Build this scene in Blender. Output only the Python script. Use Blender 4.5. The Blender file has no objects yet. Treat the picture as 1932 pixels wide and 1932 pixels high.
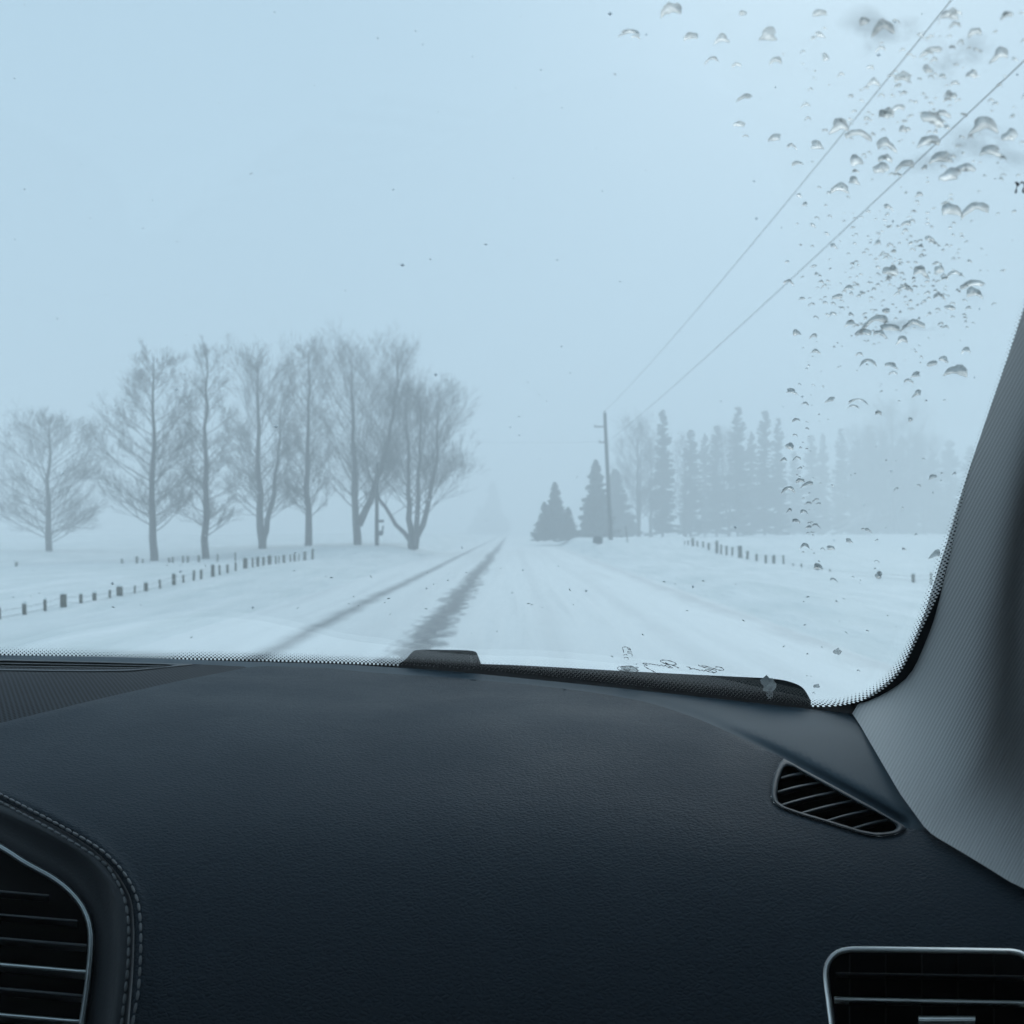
import bpy, math, random
from math import sin, cos, pi, sqrt, exp
from mathutils import Vector, geometry, noise
random.seed(7)
C = bpy.context.scene.collection
SC = bpy.context.scene

# ------------------------------------------------------------------ camera
EYE = 1.6
cam = bpy.data.cameras.new('camera'); cam.sensor_width = 36; cam.lens = 36
cam.shift_y = 34/1932; cam.clip_start = .02; cam.clip_end = 4000
cam.dof.use_dof = True; cam.dof.focus_distance = .90; cam.dof.aperture_fstop = 15
co = bpy.data.objects.new('camera', cam); C.objects.link(co)
co.location = (0, 0, EYE); co.rotation_euler = (pi/2, 0, 0); SC.camera = co

# ------------------------------------------------------------------ sky, sun, exposure
SUN_EL, SUN_AZ = math.radians(35), math.radians(20)
w = bpy.data.worlds.new('World'); SC.world = w; w.use_nodes = True
nt = w.node_tree; nt.nodes.clear()
out = nt.nodes.new('ShaderNodeOutputWorld'); bg = nt.nodes.new('ShaderNodeBackground')
sky = nt.nodes.new('ShaderNodeTexSky'); sky.sky_type = 'NISHITA'; sky.sun_disc = False
sky.sun_elevation = SUN_EL; sky.sun_rotation = SUN_AZ; sky.dust_density = 4
hsv = nt.nodes.new('ShaderNodeHueSaturation'); hsv.inputs['Saturation'].default_value = .3
mx = nt.nodes.new('ShaderNodeMix'); mx.data_type = 'RGBA'; mx.inputs[0].default_value = .93
mx.inputs[7].default_value = (5.05, 7.3, 9.15, 1)          # thick even snow cloud
nt.links.new(sky.outputs[0], hsv.inputs['Color']); nt.links.new(hsv.outputs[0], mx.inputs[6])
nt.links.new(mx.outputs[2], bg.inputs[0]); bg.inputs[1].default_value = .1
nt.links.new(bg.outputs[0], out.inputs[0])
sl = bpy.data.lights.new('sun', 'SUN'); sl.energy = .95; sl.angle = math.radians(40); sl.color = (1, .98, .95)
so = bpy.data.objects.new('sun', sl); C.objects.link(so)
so.rotation_euler = (pi/2 - SUN_EL, 0, -SUN_AZ + pi)
so.rotation_euler = Vector((-sin(SUN_AZ)*cos(SUN_EL), -cos(SUN_AZ)*cos(SUN_EL), -sin(SUN_EL))).to_track_quat('-Z', 'Y').to_euler()
SC.view_settings.view_transform = 'Standard'; SC.view_settings.look = 'None'
SC.view_settings.exposure = 0; SC.view_settings.gamma = 1; SC.view_settings.use_curve_mapping = False
cy = SC.cycles
cy.max_bounces = 10; cy.volume_bounces = 4; cy.transparent_max_bounces = 24; cy.diffuse_bounces = 4
cy.glossy_bounces = 3; cy.transmission_bounces = 6; cy.use_denoising = True
cy.caustics_reflective = False; cy.caustics_refractive = False; cy.sample_clamp_indirect = 6

# ------------------------------------------------------------------ helpers
def tag(o, label=None, cat=None, group=None, kind=None):
    if label: o['label'] = label
    if cat: o['category'] = cat
    if group: o['group'] = group
    if kind: o['kind'] = kind
    return o
def empty(name, loc=(0, 0, 0)):
    o = bpy.data.objects.new(name, None); C.objects.link(o); o.location = loc; o.empty_display_size = .2
    return o
def link(name, me, parent=None, loc=None):
    o = bpy.data.objects.new(name, me); C.objects.link(o)
    if loc: o.location = loc
    if parent: o.parent = parent
    return o
class MB:
    def __init__(s): s.v = []; s.f = []; s.uv = None
    def tube(s, pts, rad, n=6, cap=True):
        base = len(s.v); m = len(pts)
        for i, p in enumerate(pts):
            d = (pts[min(i+1, m-1)] - pts[max(i-1, 0)])
            if d.length < 1e-9: d = Vector((0, 0, 1))
            d.normalize()
            a = d.cross(Vector((0, 0, 1)) if abs(d.z) < .9 else Vector((0, 1, 0))).normalized(); b = d.cross(a)
            for k in range(n):
                t = 2*pi*k/n
                s.v.append(p + (a*cos(t) + b*sin(t))*rad[i])
        for i in range(m-1):
            for k in range(n):
                q = base+i*n; k2 = (k+1) % n
                s.f.append((q+k, q+k2, q+n+k2, q+n+k))
        if cap and n > 2:
            s.f.append(tuple(base+k for k in range(n))[::-1]); s.f.append(tuple(base+(m-1)*n+k for k in range(n)))
    def box(s, c, d, rz=0, tilt=0, taper=1):
        b = len(s.v); x, y, z = [k/2 for k in d]
        for sx, sy, sz in ((-1,-1,-1),(1,-1,-1),(1,1,-1),(-1,1,-1),(-1,-1,1),(1,-1,1),(1,1,1),(-1,1,1)):
            tp = taper if sz > 0 else 1
            px, py, pz = sx*x*tp, sy*y*tp, sz*z
            px += tilt*pz
            s.v.append(Vector((c[0]+px*cos(rz)-py*sin(rz), c[1]+px*sin(rz)+py*cos(rz), c[2]+pz)))
        s.f += [tuple(b+i for i in q) for q in ((0,3,2,1),(4,5,6,7),(0,1,5,4),(1,2,6,5),(2,3,7,6),(3,0,4,7))]
    def grid(s, rows, closed=False):
        b = len(s.v); n = len(rows[0])
        for r in rows: s.v += r
        for i in range(len(rows)-1):
            for k in range(n if closed else n-1):
                k2 = (k+1) % n
                s.f.append((b+i*n+k, b+i*n+k2, b+(i+1)*n+k2, b+(i+1)*n+k))
    def mesh(s, name, mat, smooth=True):
        me = bpy.data.meshes.new(name); me.from_pydata([tuple(v) for v in s.v], [], s.f); me.materials.append(mat)
        if smooth: me.shade_smooth()
        me.update(); return me
    def build(s, name, mat, parent=None, smooth=True, loc=None):
        return link(name, s.mesh(name, mat, smooth), parent, loc)
def bevel(o, wd, seg=2, ang=30):
    m = o.modifiers.new('bevel', 'BEVEL'); m.width = wd; m.segments = seg; m.limit_method = 'ANGLE'; m.angle_limit = math.radians(ang)
def solidify(o, t, off=-1):
    m = o.modifiers.new('solid', 'SOLIDIFY'); m.thickness = t; m.offset = off
def spline(pts, n=8, closed=False):
    """Catmull-Rom through 2-D or 3-D points"""
    P = [tuple(p) for p in pts]; N = len(P); out = []
    segs = N if closed else N-1
    for i in range(segs):
        if closed: a, b, c, d = P[(i-1) % N], P[i], P[(i+1) % N], P[(i+2) % N]
        else: a, b, c, d = P[max(i-1, 0)], P[i], P[i+1], P[min(i+2, N-1)]
        for k in range(n):
            t = k/n
            out.append(tuple(.5*(2*b[j]+(c[j]-a[j])*t+(2*a[j]-5*b[j]+4*c[j]-d[j])*t*t+(3*b[j]-a[j]-3*c[j]+d[j])*t**3) for j in range(len(b))))
    if not closed: out.append(P[-1])
    return out
def resample(pts, n, closed=False):
    P = list(pts) + ([pts[0]] if closed else [])
    L = [0]
    for a, b in zip(P, P[1:]): L.append(L[-1] + math.dist(a, b))
    out = []; j = 0
    for i in range(n):
        t = L[-1]*i/(n if closed else n-1)
        while j < len(L)-2 and L[j+1] < t: j += 1
        f = (t-L[j])/max(L[j+1]-L[j], 1e-9)
        out.append(tuple(P[j][k]+(P[j+1][k]-P[j][k])*f for k in range(len(P[j]))))
    return out
def sstep(a, b, x):
    t = min(1, max(0, (x-a)/(b-a))); return t*t*(3-2*t)
def lerp(a, b, t): return a+(b-a)*t
def interp(xs, ys, x):
    if x <= xs[0]: return ys[0]
    for i in range(len(xs)-1):
        if x <= xs[i+1]: return lerp(ys[i], ys[i+1], (x-xs[i])/(xs[i+1]-xs[i]))
    return ys[-1]

# ------------------------------------------------------------------ measured geometry
# measuring frame: a sight line (u, v) on the 1932 px photograph, horizon at v = 1000, centre u = 966
def P(u, v, Y): return Vector(((u-966)/1932*Y, Y, EYE+(1000-v)/1932*Y))
def yb(x): return 1.28-.8*(x+.37)**2           # plan curve of the windscreen foot
SL = .577                                       # windscreen rake
def gdepth(u, v):
    a = (u-966)/1932; b = (1000-v)/1932; lo, hi = .05, 3.
    for _ in range(34):
        m = (lo+hi)/2
        if b*m+.16-SL*(yb(a*m)-m) > 0: hi = m
        else: lo = m
    return (lo+hi)/2
def G(u, v, off=0):
    """point of the windscreen (off metres outward)"""
    p = P(u, v, gdepth(u, v))
    if off:
        n = Vector((1.6*SL*(p.x+.37), SL, 1)).normalized()
        p = p+n*off
    return p
def Gd(u, v, near=0):
    """point on the same sight line as G(u, v) but beyond the outer face of the glass"""
    return P(u, v, gdepth(u, v)+near)
def Fd(x, y):
    w = .95-.25*(x+.37)**2-y
    f = -.165+.017*sstep(0, .6, -x)*sstep(-.12, .12, -w)
    if w <= 0: return f
    return f-.9*w*w-(22*(w-.17)**3 if w > .17 else 0)
def ddepth(u, v):
    a = (u-966)/1932; b = (1000-v)/1932
    Y = .25; s = .03
    while Y < 1.8 and b*Y-Fd(a*Y, Y) > 0: Y += s
    lo, hi = Y-s, Y
    for _ in range(24):
        m = (lo+hi)/2
        if b*m-Fd(a*m, m) > 0: lo = m
        else: hi = m
    d = (lo+hi)/2; g = gdepth(u, v)-.006
    k = .02; h = max(k-abs(d-g), 0)/k            # smooth minimum: the dash stops at the glass
    return min(d, g)-h*h*k*.25
def D(u, v, near=0): return P(u, v, ddepth(u, v)-near)

# ------------------------------------------------------------------ materials
def mat(name, col, rough=.6, metal=0, spec=.5, bump=None, var=None, coat=0, sheen=0):
    m = bpy.data.materials.new(name); m.use_nodes = True; nt = m.node_tree
    b = nt.nodes['Principled BSDF']; b.inputs['Base Color'].default_value = (*col, 1)
    b.inputs['Roughness'].default_value = rough; b.inputs['Metallic'].default_value = metal
    b.inputs['Specular IOR Level'].default_value = spec
    if coat: b.inputs['Coat Weight'].default_value = coat
    if sheen: b.inputs['Sheen Weight'].default_value = sheen
    tc = nt.nodes.new('ShaderNodeTexCoord')
    if var:                                     # (scale, amount)
        n = nt.nodes.new('ShaderNodeTexNoise'); n.inputs['Scale'].default_value = var[0]; n.inputs['Detail'].default_value = 5
        nt.links.new(tc.outputs['Object'], n.inputs[0])
        r = nt.nodes.new('ShaderNodeMapRange'); r.inputs[3].default_value = 1-var[1]; r.inputs[4].default_value = 1+var[1]
        r.inputs[1].default_value = .3; r.inputs[2].default_value = .7
        nt.links.new(n.outputs[0], r.inputs[0])
        mm = nt.nodes.new('ShaderNodeMix'); mm.data_type = 'RGBA'; mm.blend_type = 'MULTIPLY'; mm.inputs[0].default_value = 1
        mm.inputs[6].default_value = (*col, 1); nt.links.new(r.outputs[0], mm.inputs[7]); nt.links.new(mm.outputs[2], b.inputs['Base Color'])
    if bump:                                    # (scale, distance, strength)
        n = nt.nodes.new('ShaderNodeTexNoise'); n.inputs['Scale'].default_value = bump[0]; n.inputs['Detail'].default_value = 4
        nt.links.new(tc.outputs['Object'], n.inputs[0])
        bp = nt.nodes.new('ShaderNodeBump'); bp.inputs['Distance'].default_value = bump[1]; bp.inputs['Strength'].default_value = bump[2]
        nt.links.new(n.outputs[0], bp.inputs['Height']); nt.links.new(bp.outputs[0], b.inputs['Normal'])
    return m
def nodes(m): return m.node_tree, m.node_tree.nodes, m.node_tree.links, m.node_tree.nodes['Principled BSDF']
def N(nt, t, **kw):
    n = nt.nodes.new(t)
    for k, v in kw.items(): setattr(n, k, v)
    return n
def M(nt, op, a, b=None, c=None):
    n = nt.nodes.new('ShaderNodeMath'); n.operation = op
    for i, x in enumerate((a, b, c)):
        if x is None: continue
        if isinstance(x, (int, float)): n.inputs[i].default_value = x
        else: nt.links.new(x, n.inputs[i])
    return n.outputs[0]

leather = mat('leather_grain', (.038, .0495, .062), .64, spec=.10)
nt_, nn, ll, bs = nodes(leather)
tc = N(nt_, 'ShaderNodeTexCoord'); mp = N(nt_, 'ShaderNodeMapping'); mp.inputs['Scale'].default_value = (420, 700, 700)
ll.new(tc.outputs['Object'], mp.inputs[0])
ns = N(nt_, 'ShaderNodeTexNoise'); ns.inputs['Scale'].default_value = 1.2; ll.new(mp.outputs[0], ns.inputs[0])
vo = N(nt_, 'ShaderNodeTexVoronoi', feature='DISTANCE_TO_EDGE'); vo.inputs['Scale'].default_value = .55
mxv = N(nt_, 'ShaderNodeMix', data_type='VECTOR'); mxv.inputs[0].default_value = .75
ll.new(mp.outputs[0], mxv.inputs[4]); 
ad = N(nt_, 'ShaderNodeVectorMath', operation='ADD'); ll.new(mp.outputs[0], ad.inputs[0]); ll.new(ns.outputs['Color'], ad.inputs[1])
ll.new(ad.outputs[0], vo.inputs[0])
hm = M(nt_, 'MINIMUM', vo.outputs['Distance'], .25)
n2 = N(nt_, 'ShaderNodeTexNoise'); n2.inputs['Scale'].default_value = 60; n2.inputs['Detail'].default_value = 3; ll.new(tc.outputs['Object'], n2.inputs[0])
hs = M(nt_, 'MULTIPLY_ADD', n2.outputs[0], 1.2, M(nt_, 'MULTIPLY', hm, 2.2))
bp = N(nt_, 'ShaderNodeBump'); bp.inputs['Distance'].default_value = .0010; bp.inputs['Strength'].default_value = .65
ll.new(hs, bp.inputs['Height']); ll.new(bp.outputs[0], bs.inputs['Normal'])
n3 = N(nt_, 'ShaderNodeTexNoise'); n3.inputs['Scale'].default_value = 9; n3.inputs['Detail'].default_value = 6; ll.new(tc.outputs['Object'], n3.inputs[0])
rg = N(nt_, 'ShaderNodeMapRange'); rg.inputs[1].default_value = .3; rg.inputs[2].default_value = .7; rg.inputs[3].default_value = .52; rg.inputs[4].default_value = .66
ll.new(n3.outputs[0], rg.inputs[0]); ll.new(rg.outputs[0], bs.inputs['Roughness'])

smooth_trim = mat('smooth_soft_trim', (.046, .068, .086), .6, spec=.14, bump=(900, .0003, .35), var=(7, .06))
cowl_leather = mat('cowl_leather', (.042, .047, .054), .55, spec=.25, bump=(500, .0005, .5))
black_plastic = mat('black_plastic', (.018, .019, .021), .45, spec=.4, bump=(600, .0002, .3))
vent_plastic = mat('vent_grey_plastic', (.050, .060, .070), .5, spec=.3, bump=(700, .0002, .3))
slat_plastic = mat('slat_plastic', (.075, .085, .095), .45, spec=.5, bump=(700, .0002, .3))
dark_slat = mat('dark_slat_plastic', (.055, .062, .07), .35, spec=.5, bump=(700, .0002, .2))
chrome = mat('satin_chrome', (.86, .88, .87), .36, metal=1, bump=(300, .0001, .2))
shaded_chrome = mat('shaded_satin_chrome', (.42, .46, .47), .35, metal=1, bump=(300, .0001, .2))  # chrome again, with the left vent's dimmer reflection put into its colour
thread = mat('thread', (.17, .18, .19), .8, bump=(2500, .0003, .8))
void = mat('duct_black', (.004, .004, .005), .8, bump=(200, .0002, .3))
headliner = mat('headliner_fabric', (.42, .425, .43), .9, bump=(600, .0006, .5))
rubber = mat('rubber', (.014, .015, .017), .6, spec=.15, bump=(400, .0003, .4), var=(60, .3))
ink = mat('black_print', (.008, .009, .012), .5, bump=(900, .0001, .1))
paint = mat('dark_car_paint', (.04, .045, .05), .3, coat=1, bump=(3, .0002, .1))

fabric = mat('pillar_fabric', (.34, .345, .35), .9, spec=.2, sheen=.3)
nt_, nn, ll, bs = nodes(fabric)
uvn = N(nt_, 'ShaderNodeUVMap'); sp = N(nt_, 'ShaderNodeSeparateXYZ'); ll.new(uvn.outputs[0], sp.inputs[0])
tcn = N(nt_, 'ShaderNodeTexCoord'); nz = N(nt_, 'ShaderNodeTexNoise'); nz.inputs['Scale'].default_value = 14; ll.new(tcn.outputs['Object'], nz.inputs[0])
ph = M(nt_, 'ADD', M(nt_, 'MULTIPLY', sp.outputs[0], 2*pi/.00205), M(nt_, 'MULTIPLY', nz.outputs[0], 5))
wv = M(nt_, 'SINE', ph)
hh = wv
bp = N(nt_, 'ShaderNodeBump'); bp.inputs['Distance'].default_value = .00025; bp.inputs['Strength'].default_value = .45
ll.new(hh, bp.inputs['Height']); ll.new(bp.outputs[0], bs.inputs['Normal'])
cr = N(nt_, 'ShaderNodeMapRange'); cr.inputs[1].default_value = -1; cr.inputs[2].default_value = 1; cr.inputs[3].default_value = .42; cr.inputs[4].default_value = .51
ll.new(wv, cr.inputs[0])
cc = N(nt_, 'ShaderNodeCombineColor'); 
for i in range(3): ll.new(cr.outputs[0], cc.inputs[i])
ll.new(cc.outputs[0], bs.inputs['Base Color'])

# perforated speaker cloth: fine holes in the sheet
grille = mat('perforated_grille', (.07, .073, .08), .7, spec=.12)
nt_, nn, ll, bs = nodes(grille)
tcn = N(nt_, 'ShaderNodeTexCoord'); sp = N(nt_, 'ShaderNodeSeparateXYZ'); ll.new(tcn.outputs['Object'], sp.inputs[0])
hx = M(nt_, 'COSINE', M(nt_, 'MULTIPLY', sp.outputs[0], 2*pi/.0046)); hy = M(nt_, 'COSINE', M(nt_, 'MULTIPLY', sp.outputs[1], 2*pi/.0080))
pr = M(nt_, 'MULTIPLY', hx, hy); hole = M(nt_, 'SMOOTH_MAX', 0, M(nt_, 'GREATER_THAN', pr, .12), .01)
cm = N(nt_, 'ShaderNodeMix', data_type='RGBA'); cm.inputs[6].default_value = (.036, .043, .052, 1); cm.inputs[7].default_value = (.012, .012, .014, 1)
ll.new(hole, cm.inputs[0]); ll.new(cm.outputs[2], bs.inputs['Base Color'])
bp = N(nt_, 'ShaderNodeBump', invert=True); bp.inputs['Distance'].default_value = .001; ll.new(hole, bp.inputs['Height']); ll.new(bp.outputs[0], bs.inputs['Normal'])

def glass_mat(name, tint, film=False):
    m = bpy.data.materials.new(name); m.use_nodes = True; nt = m.node_tree; nt.nodes.clear()
    o = N(nt, 'ShaderNodeOutputMaterial'); t = N(nt, 'ShaderNodeBsdfTransparent'); g = N(nt, 'ShaderNodeBsdfGlossy')
    t.inputs[0].default_value = (*tint, 1); g.inputs['Roughness'].default_value = .03
    ge = N(nt, 'ShaderNodeNewGeometry'); dt = N(nt, 'ShaderNodeVectorMath', operation='DOT_PRODUCT')
    nt.links.new(ge.outputs['Normal'], dt.inputs[0]); nt.links.new(ge.outputs['Incoming'], dt.inputs[1])
    c5 = M(nt, 'POWER', M(nt, 'SUBTRACT', 1, M(nt, 'ABSOLUTE', dt.outputs['Value'])), 5)      # Schlick's Fresnel term, the same from both sides
    x = N(nt, 'ShaderNodeMixShader'); nt.links.new(M(nt, 'MULTIPLY_ADD', c5, .9, .035), x.inputs[0]); nt.links.new(t.outputs[0], x.inputs[1]); nt.links.new(g.outputs[0], x.inputs[2])
    res = x.outputs[0]
    if film:                                    # thin frosty wet film on the part the wiper never reaches (UV x>0)
        df = N(nt, 'ShaderNodeBsdfTranslucent'); df.inputs[0].default_value = (.9, .93, .9, 1)
        uv = N(nt, 'ShaderNodeUVMap'); s = N(nt, 'ShaderNodeSeparateXYZ'); nt.links.new(uv.outputs[0], s.inputs[0])
        tcn = N(nt, 'ShaderNodeTexCoord'); nz = N(nt, 'ShaderNodeTexNoise'); nz.inputs['Scale'].default_value = 22; nz.inputs['Detail'].default_value = 8
        nt.links.new(tcn.outputs['Object'], nz.inputs[0])
        edge = N(nt, 'ShaderNodeMapRange', interpolation_type='SMOOTHSTEP'); edge.inputs[1].default_value = -.01; edge.inputs[2].default_value = .03
        nt.links.new(s.outputs[0], edge.inputs[0])
        am = M(nt, 'MULTIPLY', edge.outputs[0], M(nt, 'MULTIPLY_ADD', nz.outputs[0], .10, .0))
        x2 = N(nt, 'ShaderNodeMixShader'); nt.links.new(am, x2.inputs[0]); nt.links.new(res, x2.inputs[1]); nt.links.new(df.outputs[0], x2.inputs[2])
        res = x2.outputs[0]
    nt.links.new(res, o.inputs[0]); return m
screen_glass = glass_mat('windscreen_glass', (.975, .985, .98), True)
side_glass = glass_mat('side_glass', (.6, .63, .62))

frit = bpy.data.materials.new('ceramic_dot_print'); frit.use_nodes = True
nt_, nn, ll, bs = nodes(frit); bs.inputs['Base Color'].default_value = (.008, .009, .011, 1); bs.inputs['Roughness'].default_value = .6; bs.inputs['Specular IOR Level'].default_value = .08
uvn = N(nt_, 'ShaderNodeUVMap'); sp = N(nt_, 'ShaderNodeSeparateXYZ'); ll.new(uvn.outputs[0], sp.inputs[0])
# uv: x = run along the edge, y = 0 solid .. 1 outermost dots, z unused
rows = 2.5
cx = M(nt_, 'COSINE', M(nt_, 'MULTIPLY', sp.outputs[0], 2*pi/.0045)); cyy = M(nt_, 'COSINE', M(nt_, 'MULTIPLY', sp.outputs[1], pi*rows*2))
pr = M(nt_, 'ADD', M(nt_, 'MULTIPLY', cx, .5), M(nt_, 'MULTIPLY', cyy, .5))
chk = M(nt_, 'MULTIPLY', cx, cyy)
yq = M(nt_, 'DIVIDE', M(nt_, 'FLOOR', M(nt_, 'MULTIPLY_ADD', sp.outputs[1], rows*2, .5)), rows*2)   # one dot size per row
th = M(nt_, 'MINIMUM', M(nt_, 'MULTIPLY_ADD', yq, 1.0, -.12), M(nt_, 'MULTIPLY_ADD', yq, 6, -.12))
al = M(nt_, 'GREATER_THAN', chk, th)
tr = N(nt_, 'ShaderNodeBsdfTransparent'); x = N(nt_, 'ShaderNodeMixShader'); ll.new(al, x.inputs[0]); ll.new(tr.outputs[0], x.inputs[1]); ll.new(bs.outputs[0], x.inputs[2])
ll.new(x.outputs[0], nn['Material Output'].inputs[0])

# water on the glass
water = bpy.data.materials.new('meltwater'); water.use_nodes = True
nt_, nn, ll, bs = nodes(water); bs.inputs['Base Color'].default_value = (.80, .84, .85, 1); bs.inputs['Roughness'].default_value = .28
bs.inputs['Transmission Weight'].default_value = 1; bs.inputs['IOR'].default_value = 1.33
tr = N(nt_, 'ShaderNodeBsdfTransparent'); tr.inputs[0].default_value = (.93, .95, .95, 1); x = N(nt_, 'ShaderNodeMixShader'); x.inputs[0].default_value = .56
slush = N(nt_, 'ShaderNodeBsdfDiffuse'); slush.inputs[0].default_value = (.62, .66, .67, 1); y_ = N(nt_, 'ShaderNodeMixShader'); tcw = N(nt_, 'ShaderNodeTexCoord'); nw = N(nt_, 'ShaderNodeTexNoise'); nw.inputs['Scale'].default_value = 160; nw.inputs['Detail'].default_value = 3; ll.new(tcw.outputs['Object'], nw.inputs[0])
ll.new(M(nt_, 'MULTIPLY_ADD', nw.outputs[0], 1.2, -.16), y_.inputs[0]); ll.new(bs.outputs[0], y_.inputs[1]); ll.new(slush.outputs[0], y_.inputs[2])
ll.new(tr.outputs[0], x.inputs[1]); ll.new(y_.outputs[0], x.inputs[2]); ll.new(x.outputs[0], nn['Material Output'].inputs[0])
ice = mat('wet_ice', (.75, .8, .82), .35, spec=.6, bump=(250, .002, .8)); nodes(ice)[3].inputs['Transmission Weight'].default_value = .5
grit = mat('road_grit', (.42, .45, .46), .8, bump=(800, .0005, .5))

# snow
snow = mat('snow', (.86, .88, .89), .7, spec=.25)
nt_, nn, ll, bs = nodes(snow)
tcn = N(nt_, 'ShaderNodeTexCoord')
mp = N(nt_, 'ShaderNodeMapping'); mp.inputs['Scale'].default_value = (1.2, .25, 1); ll.new(tcn.outputs['Object'], mp.inputs[0])
na = N(nt_, 'ShaderNodeTexNoise'); na.inputs['Scale'].default_value = 1.1; na.inputs['Detail'].default_value = 7; ll.new(mp.outputs[0], na.inputs[0])
nb = N(nt_, 'ShaderNodeTexNoise'); nb.inputs['Scale'].default_value = .12; nb.inputs['Detail'].default_value = 4; ll.new(tcn.outputs['Object'], nb.inputs[0])
cr = N(nt_, 'ShaderNodeValToRGB'); cr.color_ramp.elements[0].position = .3; cr.color_ramp.elements[0].color = (.68, .73, .725, 1)
cr.color_ramp.elements[1].position = .7; cr.color_ramp.elements[1].color = (.94, .95, .95, 1); ll.new(M(nt_, 'MULTIPLY_ADD', na.outputs[0], .6, M(nt_, 'MULTIPLY', nb.outputs[0], .4)), cr.inputs[0])
ll.new(cr.outputs[0], bs.inputs['Base Color'])
bp = N(nt_, 'ShaderNodeBump'); bp.inputs['Distance'].default_value = .3; bp.inputs['Strength'].default_value = .9; ll.new(na.outputs[0], bp.inputs['Height']); ll.new(bp.outputs[0], bs.inputs['Normal'])

# snow packed on the road, slush and asphalt showing in the two wheel ruts of the far lane
roadm = mat('packed_snow_road', (.84, .86, .86), .6, spec=.3)
nt_, nn, ll, bs = nodes(roadm)
tcn = N(nt_, 'ShaderNodeTexCoord'); sp = N(nt_, 'ShaderNodeSeparateXYZ'); ll.new(tcn.outputs['Object'], sp.inputs[0])
def nz(scale, sc3, det=6):
    m_ = N(nt_, 'ShaderNodeMapping'); m_.inputs['Scale'].default_value = sc3; ll.new(tcn.outputs['Object'], m_.inputs[0])
    n_ = N(nt_, 'ShaderNodeTexNoise'); n_.inputs['Scale'].default_value = scale; n_.inputs['Detail'].default_value = det; ll.new(m_.outputs[0], n_.inputs[0])
    return n_.outputs[0]
wob = nz(.3, (1, .35, 1), 3); edge = nz(1.6, (1, .45, 1), 8); streak = nz(2.2, (1, .03, 1), 5); blot = nz(.35, (1, .3, 1), 4)
def rut_or_shade(xc, half, soft, wobble, ed):
    d = M(nt_, 'ABSOLUTE', M(nt_, 'ADD', M(nt_, 'SUBTRACT', sp.outputs[0], xc), M(nt_, 'MULTIPLY', M(nt_, 'SUBTRACT', wob, .5), wobble)))
    d = M(nt_, 'ADD', d, M(nt_, 'MULTIPLY', M(nt_, 'SUBTRACT', edge, .5), ed))
    r = N(nt_, 'ShaderNodeMapRange', interpolation_type='SMOOTHSTEP'); r.inputs[1].default_value = half+soft; r.inputs[2].default_value = half-soft
    r.inputs[3].default_value = 0; r.inputs[4].default_value = 1; ll.new(d, r.inputs[0]); return r.outputs[0]
fine = nz(4.0, (1, .38, 1), 8)
edge0 = edge
m1 = M(nt_, 'MULTIPLY', rut_or_shade(-3.2, .15, .20, .25, .35), M(nt_, 'MULTIPLY_ADD', fine, .5, .52))
edge = fine
m2 = M(nt_, 'MULTIPLY', rut_or_shade(-1.28, .27, .17, .55, .95), M(nt_, 'MULTIPLY_ADD', fine, .6, .54))
edge = edge0
m3 = M(nt_, 'MULTIPLY', rut_or_shade(.62, .16, .2, .3, .5), .10); m4 = M(nt_, 'MULTIPLY', rut_or_shade(2.3, .18, .2, .3, .5), .10); bank_shade = M(nt_, 'MULTIPLY', rut_or_shade(4.2, .25, .35, .8, 1.0), .27)  # last mask paints the shade at the right bank foot into the colour
m6 = M(nt_, 'MULTIPLY', rut_or_shade(-2.2, .35, .3, .5, .8), .06)
m1 = M(nt_, 'MAXIMUM', m1, M(nt_, 'MAXIMUM', m6, M(nt_, 'MAXIMUM', m3, M(nt_, 'MAXIMUM', m4, bank_shade))))
st = N(nt_, 'ShaderNodeMapRange'); st.inputs[1].default_value = .5; st.inputs[2].default_value = .75; st.inputs[4].default_value = .16; ll.new(streak, st.inputs[0])
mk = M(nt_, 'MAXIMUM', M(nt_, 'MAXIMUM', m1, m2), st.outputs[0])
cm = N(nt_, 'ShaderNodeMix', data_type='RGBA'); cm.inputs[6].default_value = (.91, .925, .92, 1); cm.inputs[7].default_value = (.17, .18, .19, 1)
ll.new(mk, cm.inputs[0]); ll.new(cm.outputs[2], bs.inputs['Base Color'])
bp = N(nt_, 'ShaderNodeBump'); bp.inputs['Distance'].default_value = .08; bp.inputs['Strength'].default_value = .6
ll.new(M(nt_, 'ADD', edge, M(nt_, 'MULTIPLY', streak, .8)), bp.inputs['Height']); ll.new(bp.outputs[0], bs.inputs['Normal'])

bark = mat('bark', (.085, .08, .078), .9, bump=(12, .03, .8), var=(3, .3))
needles = mat('spruce_needles', (.035, .048, .040), .85, var=(2, .5))
wood = mat('weathered_wood', (.13, .13, .11), .85, bump=(20, .01, .6), var=(8, .3))
polewood = mat('pole_wood', (.05, .048, .045), .85, bump=(15, .01, .5), var=(5, .25))
steel = mat('galvanised_steel', (.3, .31, .32), .5, metal=.6, var=(20, .2))
wirem = mat('cable', (.06, .062, .065), .6, var=(3, .2))
boxm = mat('mailbox_paint', (.035, .038, .042), .5, bump=(20, .005, .4), var=(12, .3))
flake = mat('snowflake', (.8, .82, .84), .8, var=(200, .1))

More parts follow.
